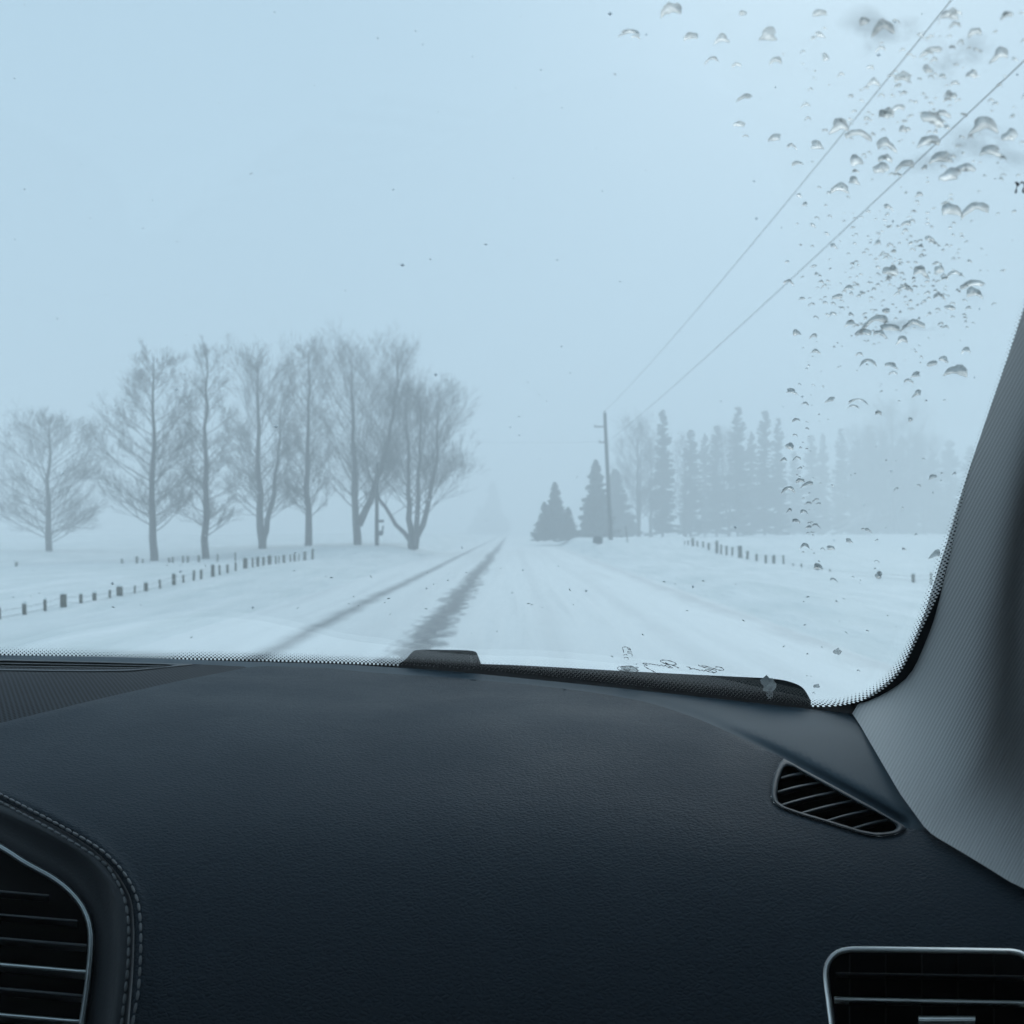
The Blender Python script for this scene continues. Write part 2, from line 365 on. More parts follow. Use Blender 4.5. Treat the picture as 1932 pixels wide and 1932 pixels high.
# ------------------------------------------------------------------ terrain
# fence posts as read off: (u, v top, v bottom, width)
c1 = lambda cx_, cy_: (cx_*.3417, 613.2+cy_*.3417)   # from the enlarged view of the left fence
L1 = [(2, 1560, 1635, 14), (140, 1537, 1608, 25), (250, 1515, 1583, 18), (350, 1485, 1563, 34), (447, 1485, 1540, 18), (525, 1477, 1525, 22), (603, 1462, 1508, 14), (663, 1443, 1498, 34),
      (740, 1438, 1482, 12), (807, 1422, 1467, 24), (887, 1405, 1452, 16), (962, 1373, 1437, 27), (1015, 1380, 1415, 12), (1068, 1355, 1418, 14), (1110, 1350, 1392, 14), (1176, 1322, 1378, 24), (1215, 1325, 1367, 12),
      (1258, 1322, 1365, 14), (1302, 1310, 1352, 14), (1354, 1285, 1345, 26), (1396, 1285, 1337, 12), (1425, 1280, 1337, 14), (1457, 1280, 1325, 10), (1487, 1270, 1325, 18)]
L2 = [(15, 1290, 1335, 10), (42, 1280, 1335, 12), (72, 1280, 1330, 14), (108, 1272, 1322, 22), (142, 1275, 1317, 10), (160, 1275, 1312, 10), (188, 1268, 1308, 20), (222, 1268, 1302, 12), (246, 1265, 1298, 16), (268, 1262, 1285, 8), (302, 1250, 1280, 20), (345, 1236, 1252, 14)]
items = [(cx_*.3417, 613.2+a*.3417, 613.2+b*.3417, w_*.3417) for cx_, a, b, w_ in L1]+[(471.7+cx_*.3417, 613.2+a*.3417, 613.2+b*.3417, w_*.3417) for cx_, a, b, w_ in L2]
L3 = [(88, 1308, 1340, 18), (675, 1290, 1318, 16), (755, 1277, 1328, 18), (788, 1290, 1318, 10), (935, 1285, 1330, 14), (952, 1280, 1330, 14), (1012, 1275, 1328, 14), (1035, 1275, 1325, 16), (1098, 1270, 1310, 16), (1200, 1265, 1300, 12), (1298, 1255, 1288, 14)]
R1 = [(1190, 1065, 1080, 10), (1210, 1065, 1088, 14), (1243, 1050, 1102, 20), (1272, 1068, 1112, 16), (1308, 1072, 1122, 18), (1345, 1080, 1138, 18), (1397, 1068, 1150, 24), (1424, 1090, 1153, 16), (1458, 1100, 1158, 16), (1495, 1108, 1163, 16), (1548, 1100, 1178, 30), (1592, 1132, 1185, 18), (1650, 1152, 1195, 16), (1712, 1158, 1205, 20), (1762, 1160, 1215, 26)]
it = [(943.4+cx_*.29297, 707.5+a*.29297, 707.5+b*.29297, w_*.29297) for cx_, a, b, w_ in R1]
it += [(1478.9, 1045.5+2, 1062, 4.5), (1497, 1063, 1069, 4), (1513, 1063, 1071, 4), (1543, 1063, 1078, 9), (1566, 1074, 1080, 4), (1657, 1078, 1096, 9), (1724, 1083, 1104, 7), (1757, 1080, 1092, 4)]
FL1 = lambda u: 9.6*1932/(966-u) if u < 430 else 9.6*1932/536+(u-430)*.11
FR1 = lambda u: min(78, 12*1932/(u-966))
CP = []   # control points x, y, z
def cp(u, v, Y): p = P(u, v, Y); CP.append((p.x, p.y, p.z)); return p
TREES = [(92, 1040, 72), (290, 1057, 60), (387, 1062, 60), (495, 1032, 68), (582, 1031, 68), (675, 1024, 70), (780, 1030, 69)]
for t in TREES: cp(*t)
for u, v, Y in ((1153, 1024, 85), (1127, 1026, 74), (1183, 1020, 76), (1215, 1013, 84), (1240, 1013, 80), (1300, 1034, 69), (1300, 1014, 92), (1390, 1050, 56), (1480, 1068, 45),
                (1600, 1084, 37), (1725, 1104, 29.5), (1500, 1011, 130), (1650, 1009, 140), (1780, 1007, 150), (1080, 1014, 105), (1000, 1010, 120),
                (700, 1032, 66), (640, 1040, 62), (150, 1022, 98), (450, 1015, 108), (720, 1013, 112), (850, 1015, 105), (100, 1010, 160), (350, 1008, 165), (650, 1007, 170), (820, 1008, 160), (850, 1036, 62), (711, 1022, 68), (250, 1068, 48), (440, 1066, 50)  ): cp(u, v, Y)
for q in items[::2]: cp(q[0], q[2]+.5, FL1(q[0]))
for q in it[::2]: cp(q[0], q[2]+.5, FR1(q[0]))
for q in L3[::3]: cp(q[0]*.3417, 613.2+q[2]*.3417+.5, 52)
def gh(x, y):
    s = .05; sw = .05
    for (a, b, c) in CP:
        r = 2.8+.055*b
        if abs(x-a) > 3*r: continue
        d2 = ((x-a)**2+((y-b)*.7)**2)/(r*r)
        if d2 < 9:
            k = exp(-d2*1.6); s += k*c; sw += k
    z = (s-.05)/sw
    if x > 0: m = sstep(4.7, 6.6, x)
    else: m = sstep(5.4, 8.2, -x)
    bank = 0
    if 4.6 < x < 9.5: bank = .15*(1-sstep(30, 58, y))*exp(-((x-6.3)/1.1)**2)*(1+.7*noise.noise(Vector((x*.3, y*.11, 0))))
    if -9 < x < -4.4: bank = .08*exp(-((x+6.0)/1.0)**2)*(1+.7*noise.noise(Vector((x*.3, y*.11, 5))))
    nzv = (.035+.0010*abs(y))*noise.fractal(Vector((x*.13, y*.07, 3)), 1, 2, 5)+.035*noise.noise(Vector((x*.9, y*.45, 0)))
    if x > 6: nzv += .16*noise.noise(Vector((x*.45, y*.16, 7)))*sstep(40, 66, y)*(1-sstep(14, 22, x))
    return (z+nzv)*m+bank-.05*(1-m)
xs = []; x = 0.
while x < 900: xs.append(x); x += .3 if x < 14 else .3+(x-14)*.06
xs = sorted([-q for q in xs[1:]])+xs
ys = []; y = -40.
while y < 900: ys.append(y); y += 4 if y < 0 else (.5 if y < 60 else .5+(y-60)*.03)
g = MB(); g.grid([[Vector((x, y, gh(x, y))) for x in xs] for y in ys])
tag(g.build('snow_field', snow), 'wind smoothed snow field on both sides of the road', kind='structure')
r = MB()
rx = [-5.3+.25*i for i in range(41)]; ry = [-30+1.0*i for i in range(130)]+[100+6*i for i in range(120)]
def rz(x, y):
    e = min(x+5.3, 4.7-x)
    z = .006+.02*min(1, e/.6)
    z -= .022*exp(-((x+3.2)/.22)**2)+.022*exp(-((x+1.28)/.28)**2)
    z += .012*noise.noise(Vector((x*1.3, y*.2, 9)))
    return z if e > .01 else -.08
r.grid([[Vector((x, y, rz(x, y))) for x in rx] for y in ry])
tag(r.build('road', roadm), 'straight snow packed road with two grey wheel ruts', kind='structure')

# ------------------------------------------------------------------ bare trees
def bare_tree(mb_trunk, mb_crown, H, env, seed, stems=None, clear=.12, limbs=46, up=.95, leader=True, trunk_r=.28, twr=1.):
    """env(h) crown half width at relative height h; stems: list of (side lean x, y, start height)"""
    rnd = random.Random(seed)
    def grow(p, d, L, rad, level, mb, upbias):
        n = 4 if level < 3 else 3
        pts = [p.copy()]; rr = [rad]; dd = d.copy()
        for i in range(n):
            dd = (dd+Vector((rnd.gauss(0, .085), rnd.gauss(0, .085), upbias*.17+rnd.gauss(0, .05)))).normalized()
            pts.append(pts[-1]+dd*L/n); rr.append(rad*(1-.8*(i+1)/n))
        mb.tube(pts, rr, 5 if level == 1 else 3, cap=False)
        if level >= 4: return
        cnt = {1: 9, 2: 7, 3: 4}[level]
        cnt = max(3, int(cnt*min(1.4, .45+L/2.6))) if level == 1 else cnt
        for k in range(cnt):
            t = rnd.uniform(.22, 1.)
            i = min(n-1, int(t*n)); q = pts[i].lerp(pts[i+1], t*n-i)
            ax = (pts[i+1]-pts[i]).normalized()
            side = Vector((rnd.gauss(0, 1), rnd.gauss(0, 1), rnd.gauss(.15, .7))); side -= ax*side.dot(ax); side.normalize()
            ang = rnd.uniform(.35, .8)
            nd = (ax*cos(ang)+side*sin(ang)).normalized()
            grow(q, nd, L*rnd.uniform(.34, .58)*(1.15-t*.35), max(rad*.42*(1-t*.45), .0044*twr), level+1, mb, upbias*.8+.15)
    def stem(base, lean, h0, h1, r0, cnt):
        n = 12; pts = []; rr = []
        for i in range(n+1):
            t = i/n; z = lerp(h0, h1, t)
            k = 1-(1-t)**2
            pts.append(Vector((base[0]+lean[0]*k+rnd.gauss(0, .05), base[1]+lean[1]*k+rnd.gauss(0, .05), z)))
            rr.append(r0*(1-.93*t**.9)+.01)
        mb_trunk.tube(pts, rr, 8, cap=False)
        for k in range(cnt):
            t = ((k+rnd.random())/cnt)**1.3; hh = lerp(max(clear*H, h0+.05*(h1-h0)), h1*.97, t)
            s = (hh-h0)/(h1-h0)*n; i = min(n-1, max(0, int(s))); q = pts[i].lerp(pts[i+1], s-i)
            a = k*2.4+rnd.uniform(-.5, .5)
            rel = hh/H
            e = env(min(1, rel+.06))
            el = up*(.45+.62*rel)+rnd.uniform(-.12, .18)
            cx_ = q.x; out = Vector((cos(a), sin(a), 0))
            room = max(.5, e*rnd.uniform(.75, 1.12)-(q.x*out.x+q.y*out.y)*.6)
            L = room/max(.3, cos(el)); L = min(L, max(.8, (H-hh)*1.15+.4), H*.42)
            d = Vector((out.x*cos(el), out.y*cos(el), sin(el)))
            grow(q, d, L, max(.018, r0*.145*(1-.55*t)), 1, mb_crown, .5)
    if not stems: stem((0, 0), (rnd.uniform(-.2, .2), 0), -.8, H, trunk_r, limbs)
    else:
        for (b, ln, h0, h1, r0, c) in stems: stem(b, ln, h0, h1, r0, c)
def pix(px, Y): return px/1932*Y
def oval(wd, lowf=.35, top=.35, base=.1):
    def f(h):
        if h < base: return wd*.4
        t = (h-base)/(1-base)
        return wd*(lowf+(1-lowf)*sin(pi*min(1, t*1.35+.12))**.8 if t < .45 else lerp(1, top, ((t-.45)/.55)**1.3))
    return f
LAB = [('low broad bare tree with branches sweeping down to the snow, far left', dict(px=250, wd=112, kw=dict(clear=.05, limbs=50, up=.6, trunk_r=.26), lowf=.95, top=.45)),
       ('tall oval bare tree with a thick straight trunk, second tree from the left', dict(px=384, wd=104, kw=dict(clear=.13, limbs=52, up=.64, trunk_r=.26), lowf=.95, top=.3)),
       ('tall slim bare tree with a straight trunk behind the fence, third from the left', dict(px=398, wd=62, kw=dict(clear=.12, limbs=46, up=.72, trunk_r=.24), lowf=1, top=.55)),
       ('tall bare tree with a second stem forking low on its right', dict(px=350, wd=76, kw=dict(clear=.13, limbs=50, up=.95, trunk_r=.26), lowf=.9, top=.7)),
       ('narrow bare tree with a single slender trunk between two wider trees', dict(px=368, wd=58, kw=dict(clear=.14, limbs=46, up=.95, trunk_r=.26), lowf=.95, top=.5)),
       ('spreading bare tree with a trunk forked near the ground beside the thin pole', dict(px=352, wd=96, kw=dict(clear=.16, limbs=50, up=1.05, trunk_r=.26), lowf=.75, top=.85)),
       ('wide many stemmed bare tree nearest the road on the left', dict(px=278, wd=104, kw=dict(clear=.2, limbs=46, up=1., trunk_r=.4), lowf=.6, top=.75))]
TREE_MESH = []
for i, ((u, v, Y), (lab, a)) in enumerate(zip(TREES, LAB)):
    H = pix(a['px'], Y); wd = pix(a['wd'], Y); tk = MB(); cw = MB(); kw = a['kw']
    if i == 3: kw['stems'] = [((0, 0), (-.3, 0), -.8, H, .29, 34), ((.05, 0), (1.1, .3), .3, H*.78, .2, 22)]
    if i == 5: kw['stems'] = [((0, 0), (-.4, 0), -.8, H*.97, .3, 26), ((.1, 0), (2.6, .2), 1.2, H, .25, 30)]
    if i == 6: kw['stems'] = [((0, 0), (-.5, .2), -.8, H*.98, .25, 20), ((.1, 0), (1.6, -.2), -.2, H*.95, .22, 24), ((-.15, .1), (-3.2, .3), .3, H*.72, .16, 15), ((.1, -.1), (.5, -.7), .1, H, .2, 18)]
    bare_tree(tk, cw, H, oval(wd, a['lowf'], a['top']), 40+i, **kw)
    p = P(u, v, Y); root = empty('bare_tree', p); tag(root, lab, 'tree', 'row of bare trees left of the road')
    a1 = tk.build('trunk', bark, root); a2 = cw.build('crown', bark, root); TREE_MESH.append((a1.data, a2.data, H))

# ------------------------------------------------------------------ spruces
def spruce(H, R, seed, base=.03, gap=.0, pw=.85, full=1.):
    rnd = random.Random(seed); tk = MB(); cw = MB()
    tk.tube([Vector((0, 0, -.6)), Vector((rnd.gauss(0, .05), 0, H*.5)), Vector((rnd.gauss(0, .1), 0, H))], [.02*H*.7, .012*H*.7, .01], 7)
    z = H*base
    while z < H*.985:
        rel = z/H
        rr = R*((1-rel)**pw)*(.55+.45*min(1, rel/.12 if base > .1 else 1))
        n = int(rnd.uniform(6, 10)*full)
        for k in range(n):
            if rnd.random() < gap: continue
            a = rnd.uniform(0, 2*pi); L = rr*(rnd.uniform(.6, 1.12) if full > 1 or rel > .85 else rnd.uniform(.42, 1.2))+.06*(1-rel)+.02
            dr = rnd.uniform(-.45, -.1) if rel < .7 else rnd.uniform(-.1, .5)
            o = Vector((cos(a), sin(a), 0)); s_ = Vector((-sin(a), cos(a), 0))
            m = max(3, int(L/.22))
            for j in range(m):
                t = (j+.6)/m; c = Vector((0, 0, z))+o*L*t+Vector((0, 0, dr*L*t+.18*L*t*t))
                wdt = .10+.15*L*(1-t)+.04; h = .12+.10*rnd.random()+.05*L
                b = len(cw.v)
                tw = rnd.uniform(-.6, .6); e1 = (s_*cos(tw)+Vector((0, 0, sin(tw)))+o*.5*rnd.uniform(-1, 1)).normalized()
                cw.v += [c-e1*wdt, c+Vector((0, 0, h*.4)), c+e1*wdt, c+o*.22+Vector((0, 0, -h))]
                cw.f.append((b, b+1, b+2, b+3))
                b = len(cw.v); cw.v += [c-o*.2+Vector((0, 0, .1)), c+o*.34, c+Vector((rnd.gauss(0, .06), rnd.gauss(0, .06), -h*1.3))]
                cw.f.append((b, b+1, b+2))
        z += .17+.010*H*rnd.random()
    return tk.mesh('trunk', bark), cw.mesh('crown', needles, False)
def place(name, meshes, u, v, Y, sc, rot, lab, grp, cat='tree'):
    p = P(u, v, Y); root = empty(name, p); tag(root, lab, cat, grp)
    for nm, me in zip(('trunk', 'crown'), meshes):
        link(nm, me, root)
    root.scale = (sc[0], sc[0], sc[1]); root.rotation_euler = (0, 0, rot)
    return root
SP = [spruce(8, 3.2, 1, pw=1.0, full=1.2), spruce(9, 3.0, 2, pw=.92, full=1.2), spruce(18, 2.7, 3, base=.05, gap=.38, pw=.55), spruce(18, 2.4, 4, base=.04, gap=.38, pw=.45), spruce(18, 3.1, 5, base=.05, gap=.42, pw=.6)]
near = [(1047, 1010, 108, 0, 102, 36, 'small dark spruce with a pointed top, nearest the road on the right'),
        (1027, 1012, 104, 1, 66, 26, 'lowest rounded spruce at the road edge, left of the pointed spruce'),
        (1072, 1014, 106, 1, 58, 26, 'short spruce filling the gap between the two dark spruces'),
        (1124, 1013, 112, 0, 148, 48, 'big dark spruce just left of the power pole'),
        (1160, 1012, 138, 1, 128, 50, 'broad pale spruce just right of the power pole')]
for i, (u, v, Y, k, hp, wp, lab) in enumerate(near):
    H = 8 if k == 0 else 9; R = 3.2 if k == 0 else 3.0
    place('spruce_tree', SP[k], u, v+4, Y, (pix(wp, Y)/R, pix(hp+4, Y)/H), i*1.3, lab, 'spruces beside the power pole')
rowt = [(1250, 1004, 138, 2, 234, 27, 'tallest spruce standing alone at the left of the far row'), (1303, 1002, 150, 3, 192, 24, 'spruce right of the gap in the far row'),
        (1330, 1002, 165, 4, 186, 24, 'thin spruce behind the second spruce of the far row'), (1352, 1002, 156, 3, 200, 22, 'spruce left of the round topped one in the far row'),
        (1392, 1003, 150, 2, 238, 30, 'round topped spruce, tallest in the middle of the far row'), (1418, 1003, 160, 4, 190, 24, 'spruce just right of the round topped one'),
        (1443, 1002, 154, 3, 228, 24, 'slim tall spruce near the right end of the far row'), (1468, 1002, 160, 2, 216, 22, 'last spruce at the right end of the far row')]
for i, (u, v, Y, k, hp, wp, lab) in enumerate(rowt):
    R = {2: 2.7, 3: 2.4, 4: 3.1}[k]
    place('spruce_tree', SP[k], u, v+8, Y, (pix(wp, Y)/R*1.05, pix(hp+8, Y)/18), i*2.1, lab, 'row of tall spruces behind the right fence')
bk = [(1498, 200, 150, 20), (1530, 195, 180, 20), (1553, 190, 184, 20), (1587, 185, 194, 22), (1616, 200, 170, 26), (1640, 210, 200, 30), (1668, 205, 190, 26), (1700, 200, 175, 30), (1728, 210, 180, 28), (1760, 200, 150, 28), (1792, 205, 170, 28), (1830, 205, 160, 30), (1875, 205, 170, 30), (1925, 205, 170, 30)]
WL = ['short spruce just right of the far row, first of the faint wood', 'second spruce of the faint wood, behind the line of drops', 'slim faint spruce left of the tallest one in the wood', 'tallest pointed spruce in the left half of the faint wood',
      'low faint spruce filling the middle of the wood', 'tall broad spruce in the middle of the faint wood', 'wide faint spruce right of the wood middle', 'faint spruce under the highest bare tree of the wood', 'faint spruce two trees from the pillar',
      'short faint spruce next to the pillar', 'pale spruce partly hidden by the upper pillar edge', 'spruce behind the pillar, nearest its edge', 'spruce hidden behind the middle of the pillar', 'spruce hidden behind the outer side of the pillar']
for i, (u, Y, hp, wp) in enumerate(bk):
    k = (2, 3, 4)[i % 3]; R = {2: 2.7, 3: 2.4, 4: 3.1}[k]
    place('spruce_tree', SP[k], u, 1010, Y, (pix(wp, Y)/R*1.1, pix(hp+10, Y)/18), i*1.7, WL[i], 'faint wood beyond the right field')
for i, (u, Y, hp, src, wd, lab) in enumerate([(1205, 125, 195, 3, 1.0, 'pale bare tree left of the tallest spruce'), (1228, 135, 165, 4, 1.0, 'pale bare tree close against the tallest spruce'),
        (1292, 140, 170, 4, 1.1, 'faint bare tree in the gap right of the tallest spruce'), (1375, 150, 170, 5, .8, 'faint bare tree between the far row spruces'),
        (1625, 190, 178, 5, 1., 'faint bare tree at the middle of the far wood'), (1690, 185, 225, 3, 1.1, 'highest faint bare tree in the far wood'), (1745, 190, 165, 5, .9, 'faint bare tree at the right of the far wood')]):
    me = TREE_MESH[src]; s = pix(hp+8, Y)/me[2]
    place('bare_tree', me[:2], u, 1008, Y, (s*wd, s), 1+i, lab, 'bare trees among the right hand spruces')
place('spruce_tree', SP[1], 930, 1006, 350, (pix(36, 350)/3, pix(98, 350)/9), 0, 'tallest ghostly pale spruce far down the road', None)
place('spruce_tree', SP[0], 905, 1006, 360, (pix(26, 360)/3.2, pix(50, 360)/8), 0, 'lower ghostly spruce left of the pale one far down the road', None)

# ------------------------------------------------------------------ fences
def fence(name, items, lab, line, wire_h=.8):
    """items: (u, top v, bottom v, width px); line(u) -> distance"""
    p0 = items[0]; root = empty(name, P(p0[0], p0[2], line(p0[0]))); tag(root, lab, 'fence')
    o = root.location; tops = []
    for (u, vt, vb, wpx) in items:
        Y = line(u); a = P(u, vt, Y); b = P(u, vb, Y); h = a.z-b.z; wd = max(.035, pix(wpx*.8, Y))
        m = MB(); thick = wpx >= 6
        rnd = random.uniform
        zt = a.z; zb = b.z-.9
        m.box(Vector((a.x, a.y, (zt+zb)/2))-o, (wd, wd*.9, zt-zb), rz=rnd(-.4, .4), tilt=rnd(-.05, .05), taper=.9)
        ob = m.build('post' if thick else 'picket', wood, root, False)
        if thick:
            c = MB(); c.box(Vector((a.x, a.y, zt+.02))-o, (wd*1.05, wd, .05), tilt=0, taper=.6); c.build('snow_cap', snow, ob, False)
        tops.append(Vector((a.x, a.y, a.z-.07))-o)
    for dz in (0, .12):
        m = MB(); m.tube([t-Vector((0, 0, dz)) for t in tops], [.0035]*len(tops), 4, cap=False); m.build('wire', wirem, root)
fence('wooden_fence', items, 'half buried line of wooden posts and pickets along the left roadside', FL1)
fence('wooden_fence', [(cx_*.3417, 613.2+a*.3417, 613.2+b*.3417, w_*.3417*.9) for cx_, a, b, w_ in L3], 'short faint row of posts in the field under the tall trees', lambda u: 52)
fence('wooden_fence', it, 'line of wooden posts sinking into snow along the right roadside', FR1)

# ------------------------------------------------------------------ poles, wires, mailbox
def bar(mb, a, b, r0, r1=None, n=8): mb.tube([a, b], [r0, r1 or r0], n)
base = P(1153.5, 1024, 85); top = P(1141, 779, 85)
pole = empty('utility_pole', base); tag(pole, 'leaning wooden power pole on the right snowbank', 'power pole')
m = MB(); bar(m, Vector((0, 0, -1)), top-base, .19, .13, 10); m.build('pole', polewood, pole)
for (u0, u1, v_) in ((1121, 1140, 805), (1130, 1142, 834.5)):
    a = P(u0, v_, 85)-base; b = P(u1+2, v_, 85)-base
    m = MB(); m.box((a+b)/2, ((b-a).length, .09, .1)); ar = m.build('crossarm', polewood, pole, False)
    m = MB(); m.tube([a+Vector((.05, 0, .05)), a+Vector((.05, 0, .13)), a+Vector((.05, 0, .2))], [.035, .06, .03], 8); m.build('insulator', steel, ar)
m = MB(); m.tube([top-base+Vector((0, 0, 0)), top-base+Vector((0, 0, .1)), top-base+Vector((0, 0, .22))], [.05, .07, .03], 8); m.build('insulator', steel, pole)
def wire(a, b, sag, r, lab, n=40, ext=0):
    d = b-a; pts = []
    for i in range(n+1):
        t = lerp(-ext, 1, i/n); p = a+d*t; p.z -= sag*4*t*(1-t); pts.append(p)
    m = MB(); m.tube(pts, [r]*len(pts), 5); o = m.build('power_line', wirem); tag(o, lab, 'wire', 'power lines over the right roadside')
wire(P(1775, 25, 19.6), P(1141, 776, 85), .35, .011, 'upper power line running from the leaning pole top up to the right', ext=.35)
wire(P(1932, 115, 16.6), P(1143, 836, 85), .25, .011, 'lower power line running to the right edge of the view', ext=.35)
wire(P(870, 833, 95), P(1130, 833.5, 85), .1, .006, 'thin faint line leading left from the leaning pole', ext=.5)
base = P(711, 1023, 68); p2 = empty('utility_pole', base); tag(p2, 'thin pole with small boxes standing among the bare trees', 'pole')
m = MB(); bar(m, Vector((0, 0, -1)), Vector((0, 0, pix(150, 68))), .15, .10, 8); m.build('pole', polewood, p2)
for dx, dz, w_, h_ in ((.28, 1.4, .4, .18), (.25, .6, .36, .32), (.4, .85, .1, .5)):
    m = MB(); m.box((dx, -.1, dz), (w_, .25, h_), tilt=.15); o = m.build('meter_box', boxm, p2, False); bevel(o, .03)
p = P(1127, 1026, 74); mbx = empty('mailbox', p); tag(mbx, 'dark mailbox tilted on its post at the right road edge', 'mailbox')
m = MB(); bar(m, Vector((.05, 0, -1)), Vector((.02, 0, .35)), .05, .05, 6); m.build('post', wood, mbx)
m = MB(); prof = [(-.32, 0), (.32, 0), (.33, .33)]+[(.33*cos(t), .33+.2*sin(t)) for t in [pi*k/8 for k in range(1, 8)]]+[(-.33, .33)]
R0 = [Vector((x*cos(.15)-z*sin(-.12), -.35, z+x*-.12+.02)) for x, z in prof]; R1_ = [q+Vector((0, .75, 0)) for q in R0]
m.grid([R0, R1_], closed=True); m.f.append(tuple(range(len(prof)))[::-1]); m.f.append(tuple(range(len(prof), 2*len(prof)))); m.build('box', boxm, mbx, False)
m = MB(); m.box((.36, -.1, .38), (.03, .06, .22)); m.build('flag', steel, mbx, False)
p = P(1186, 1022, 76); m = MB(); m.tube([Vector((0, 0, -.6)), P(1180, 993, 76)-p], [.045, .04], 6); o = m.build('snow_stake', wood, None, True, p); tag(o, 'thin leaning stake in the snowbank right of the power pole', 'stake')

# ------------------------------------------------------------------ falling snow
m = MB(); rnd = random.Random(3)
for i in range(620):
    Y = rnd.uniform(1.7, 14); c = P(rnd.uniform(-50, 1980), rnd.uniform(-40, 1150), Y); s = rnd.uniform(.0012, .0036)*(1+Y*.05)
    if c.z < .15: continue
    b = len(m.v)
    for d in ((1, 0, 0), (-1, 0, 0), (0, 1, 0), (0, -1, 0), (0, 0, 1), (0, 0, -1)): m.v.append(c+Vector(d)*s*rnd.uniform(.6, 1.6))
    m.f += [(b+i0, b+i1, b+i2) for i0, i1, i2 in ((0,2,4),(2,1,4),(1,3,4),(3,0,4),(2,0,5),(1,2,5),(3,1,5),(0,3,5))]
tag(m.build('falling_snow', flake), 'loose snowflakes blowing through the air ahead of the car', 'snow', kind='stuff')

# ------------------------------------------------------------------ the car
car = empty('car', (-.37, 0, 0)); tag(car, 'car cabin with dark leather dashboard, windscreen and ribbed grey pillar', 'car')
CO = Vector((-.37, 0, 0))
def cbuild(mb, name, mat_, parent=None, smooth=True):
    mb.v = [Vector(v)-CO for v in mb.v]
    return link(name, mb.mesh(name, mat_, smooth), parent or car)
def add_uv(o, uvs):
    lay = o.data.uv_layers.new(name='UVMap')
    for lp in o.data.loops: lay.data[lp.index].uv = uvs[lp.vertex_index]

# windscreen
us = [-1500+60*i for i in range(63)]; vs = [-320+45*i for i in range(39)]
m = MB(); m.grid([[G(u, v) for u in us] for v in vs])
ws = cbuild(m, 'windscreen', screen_glass); ws['label'] = 'clear windscreen with unwiped wet strip on its right'
# wiper swept edge: UV x = how far (m) right of the last wiped line
WE = [(-320, 1230), (0, 1290), (120, 1340), (250, 1410), (400, 1460), (600, 1492), (800, 1505), (1000, 1518), (1200, 1529), (1400, 1535)]
add_uv(ws, [((u-interp([q[0] for q in WE], [q[1] for q in WE], v))/1932, 0) for v in vs for u in us])
solidify(ws, .004, 1)

# ceramic print round the edge of the glass
I = [(-1300, 1200), (-400, 1212), (0, 1221), (240, 1225), (480, 1230), (700, 1238), (900, 1249), (1100, 1263), (1300, 1286), (1450, 1304), (1530, 1318), (1570, 1317), (1612, 1308), (1650, 1289), (1680, 1262), (1704, 1225), (1728, 1172), (1758, 1085), (1797, 965), (1846, 820), (1893, 680), (1932, 562), (2020, 320), (2100, 90), (2180, -150), (2230, -300)]
S = [(-1300, 1215), (-400, 1225), (0, 1236), (240, 1239), (480, 1243), (700, 1250), (900, 1261), (1100, 1281), (1300, 1304), (1450, 1321), (1530, 1329), (1584, 1328), (1630, 1317), (1667, 1296), (1696, 1267), (1719, 1226), (1744, 1172), (1784, 1085), (1824, 965), (1872, 820), (1919, 680), (1958, 562), (2046, 320), (2126, 90), (2206, -150), (2256, -300)]
Is = spline(I, 8); Ss = spline(S, 8)
m = MB(); rowsP = [[], [], [], []]; uvs = [[], [], [], []]; acc = 0; prev = None
for a, b in zip(Is, Ss):
    dx, dy = b[0]-a[0], b[1]-a[1]; L = math.hypot(dx, dy); dx /= L; dy /= L
    q = G(*a, -.001)
    if prev is not None: acc += math.dist(a, prev)*.0006
    prev = a
    for k, (px, py, vv) in enumerate(((a[0]-dx*2, a[1]-dy*2, 1.1), (*b, 0), (b[0]+dx*14, b[1]+dy*14, -.5), (b[0]+dx*70, b[1]+dy*70, -1))):
        rowsP[k].append(G(px, py, -.001)); uvs[k].append((acc, vv))
m.grid(rowsP); o = cbuild(m, 'dot_border', frit, ws); add_uv(o, [q for r_ in uvs for q in r_]); o['label'] = 'black border of the glass breaking into dots'

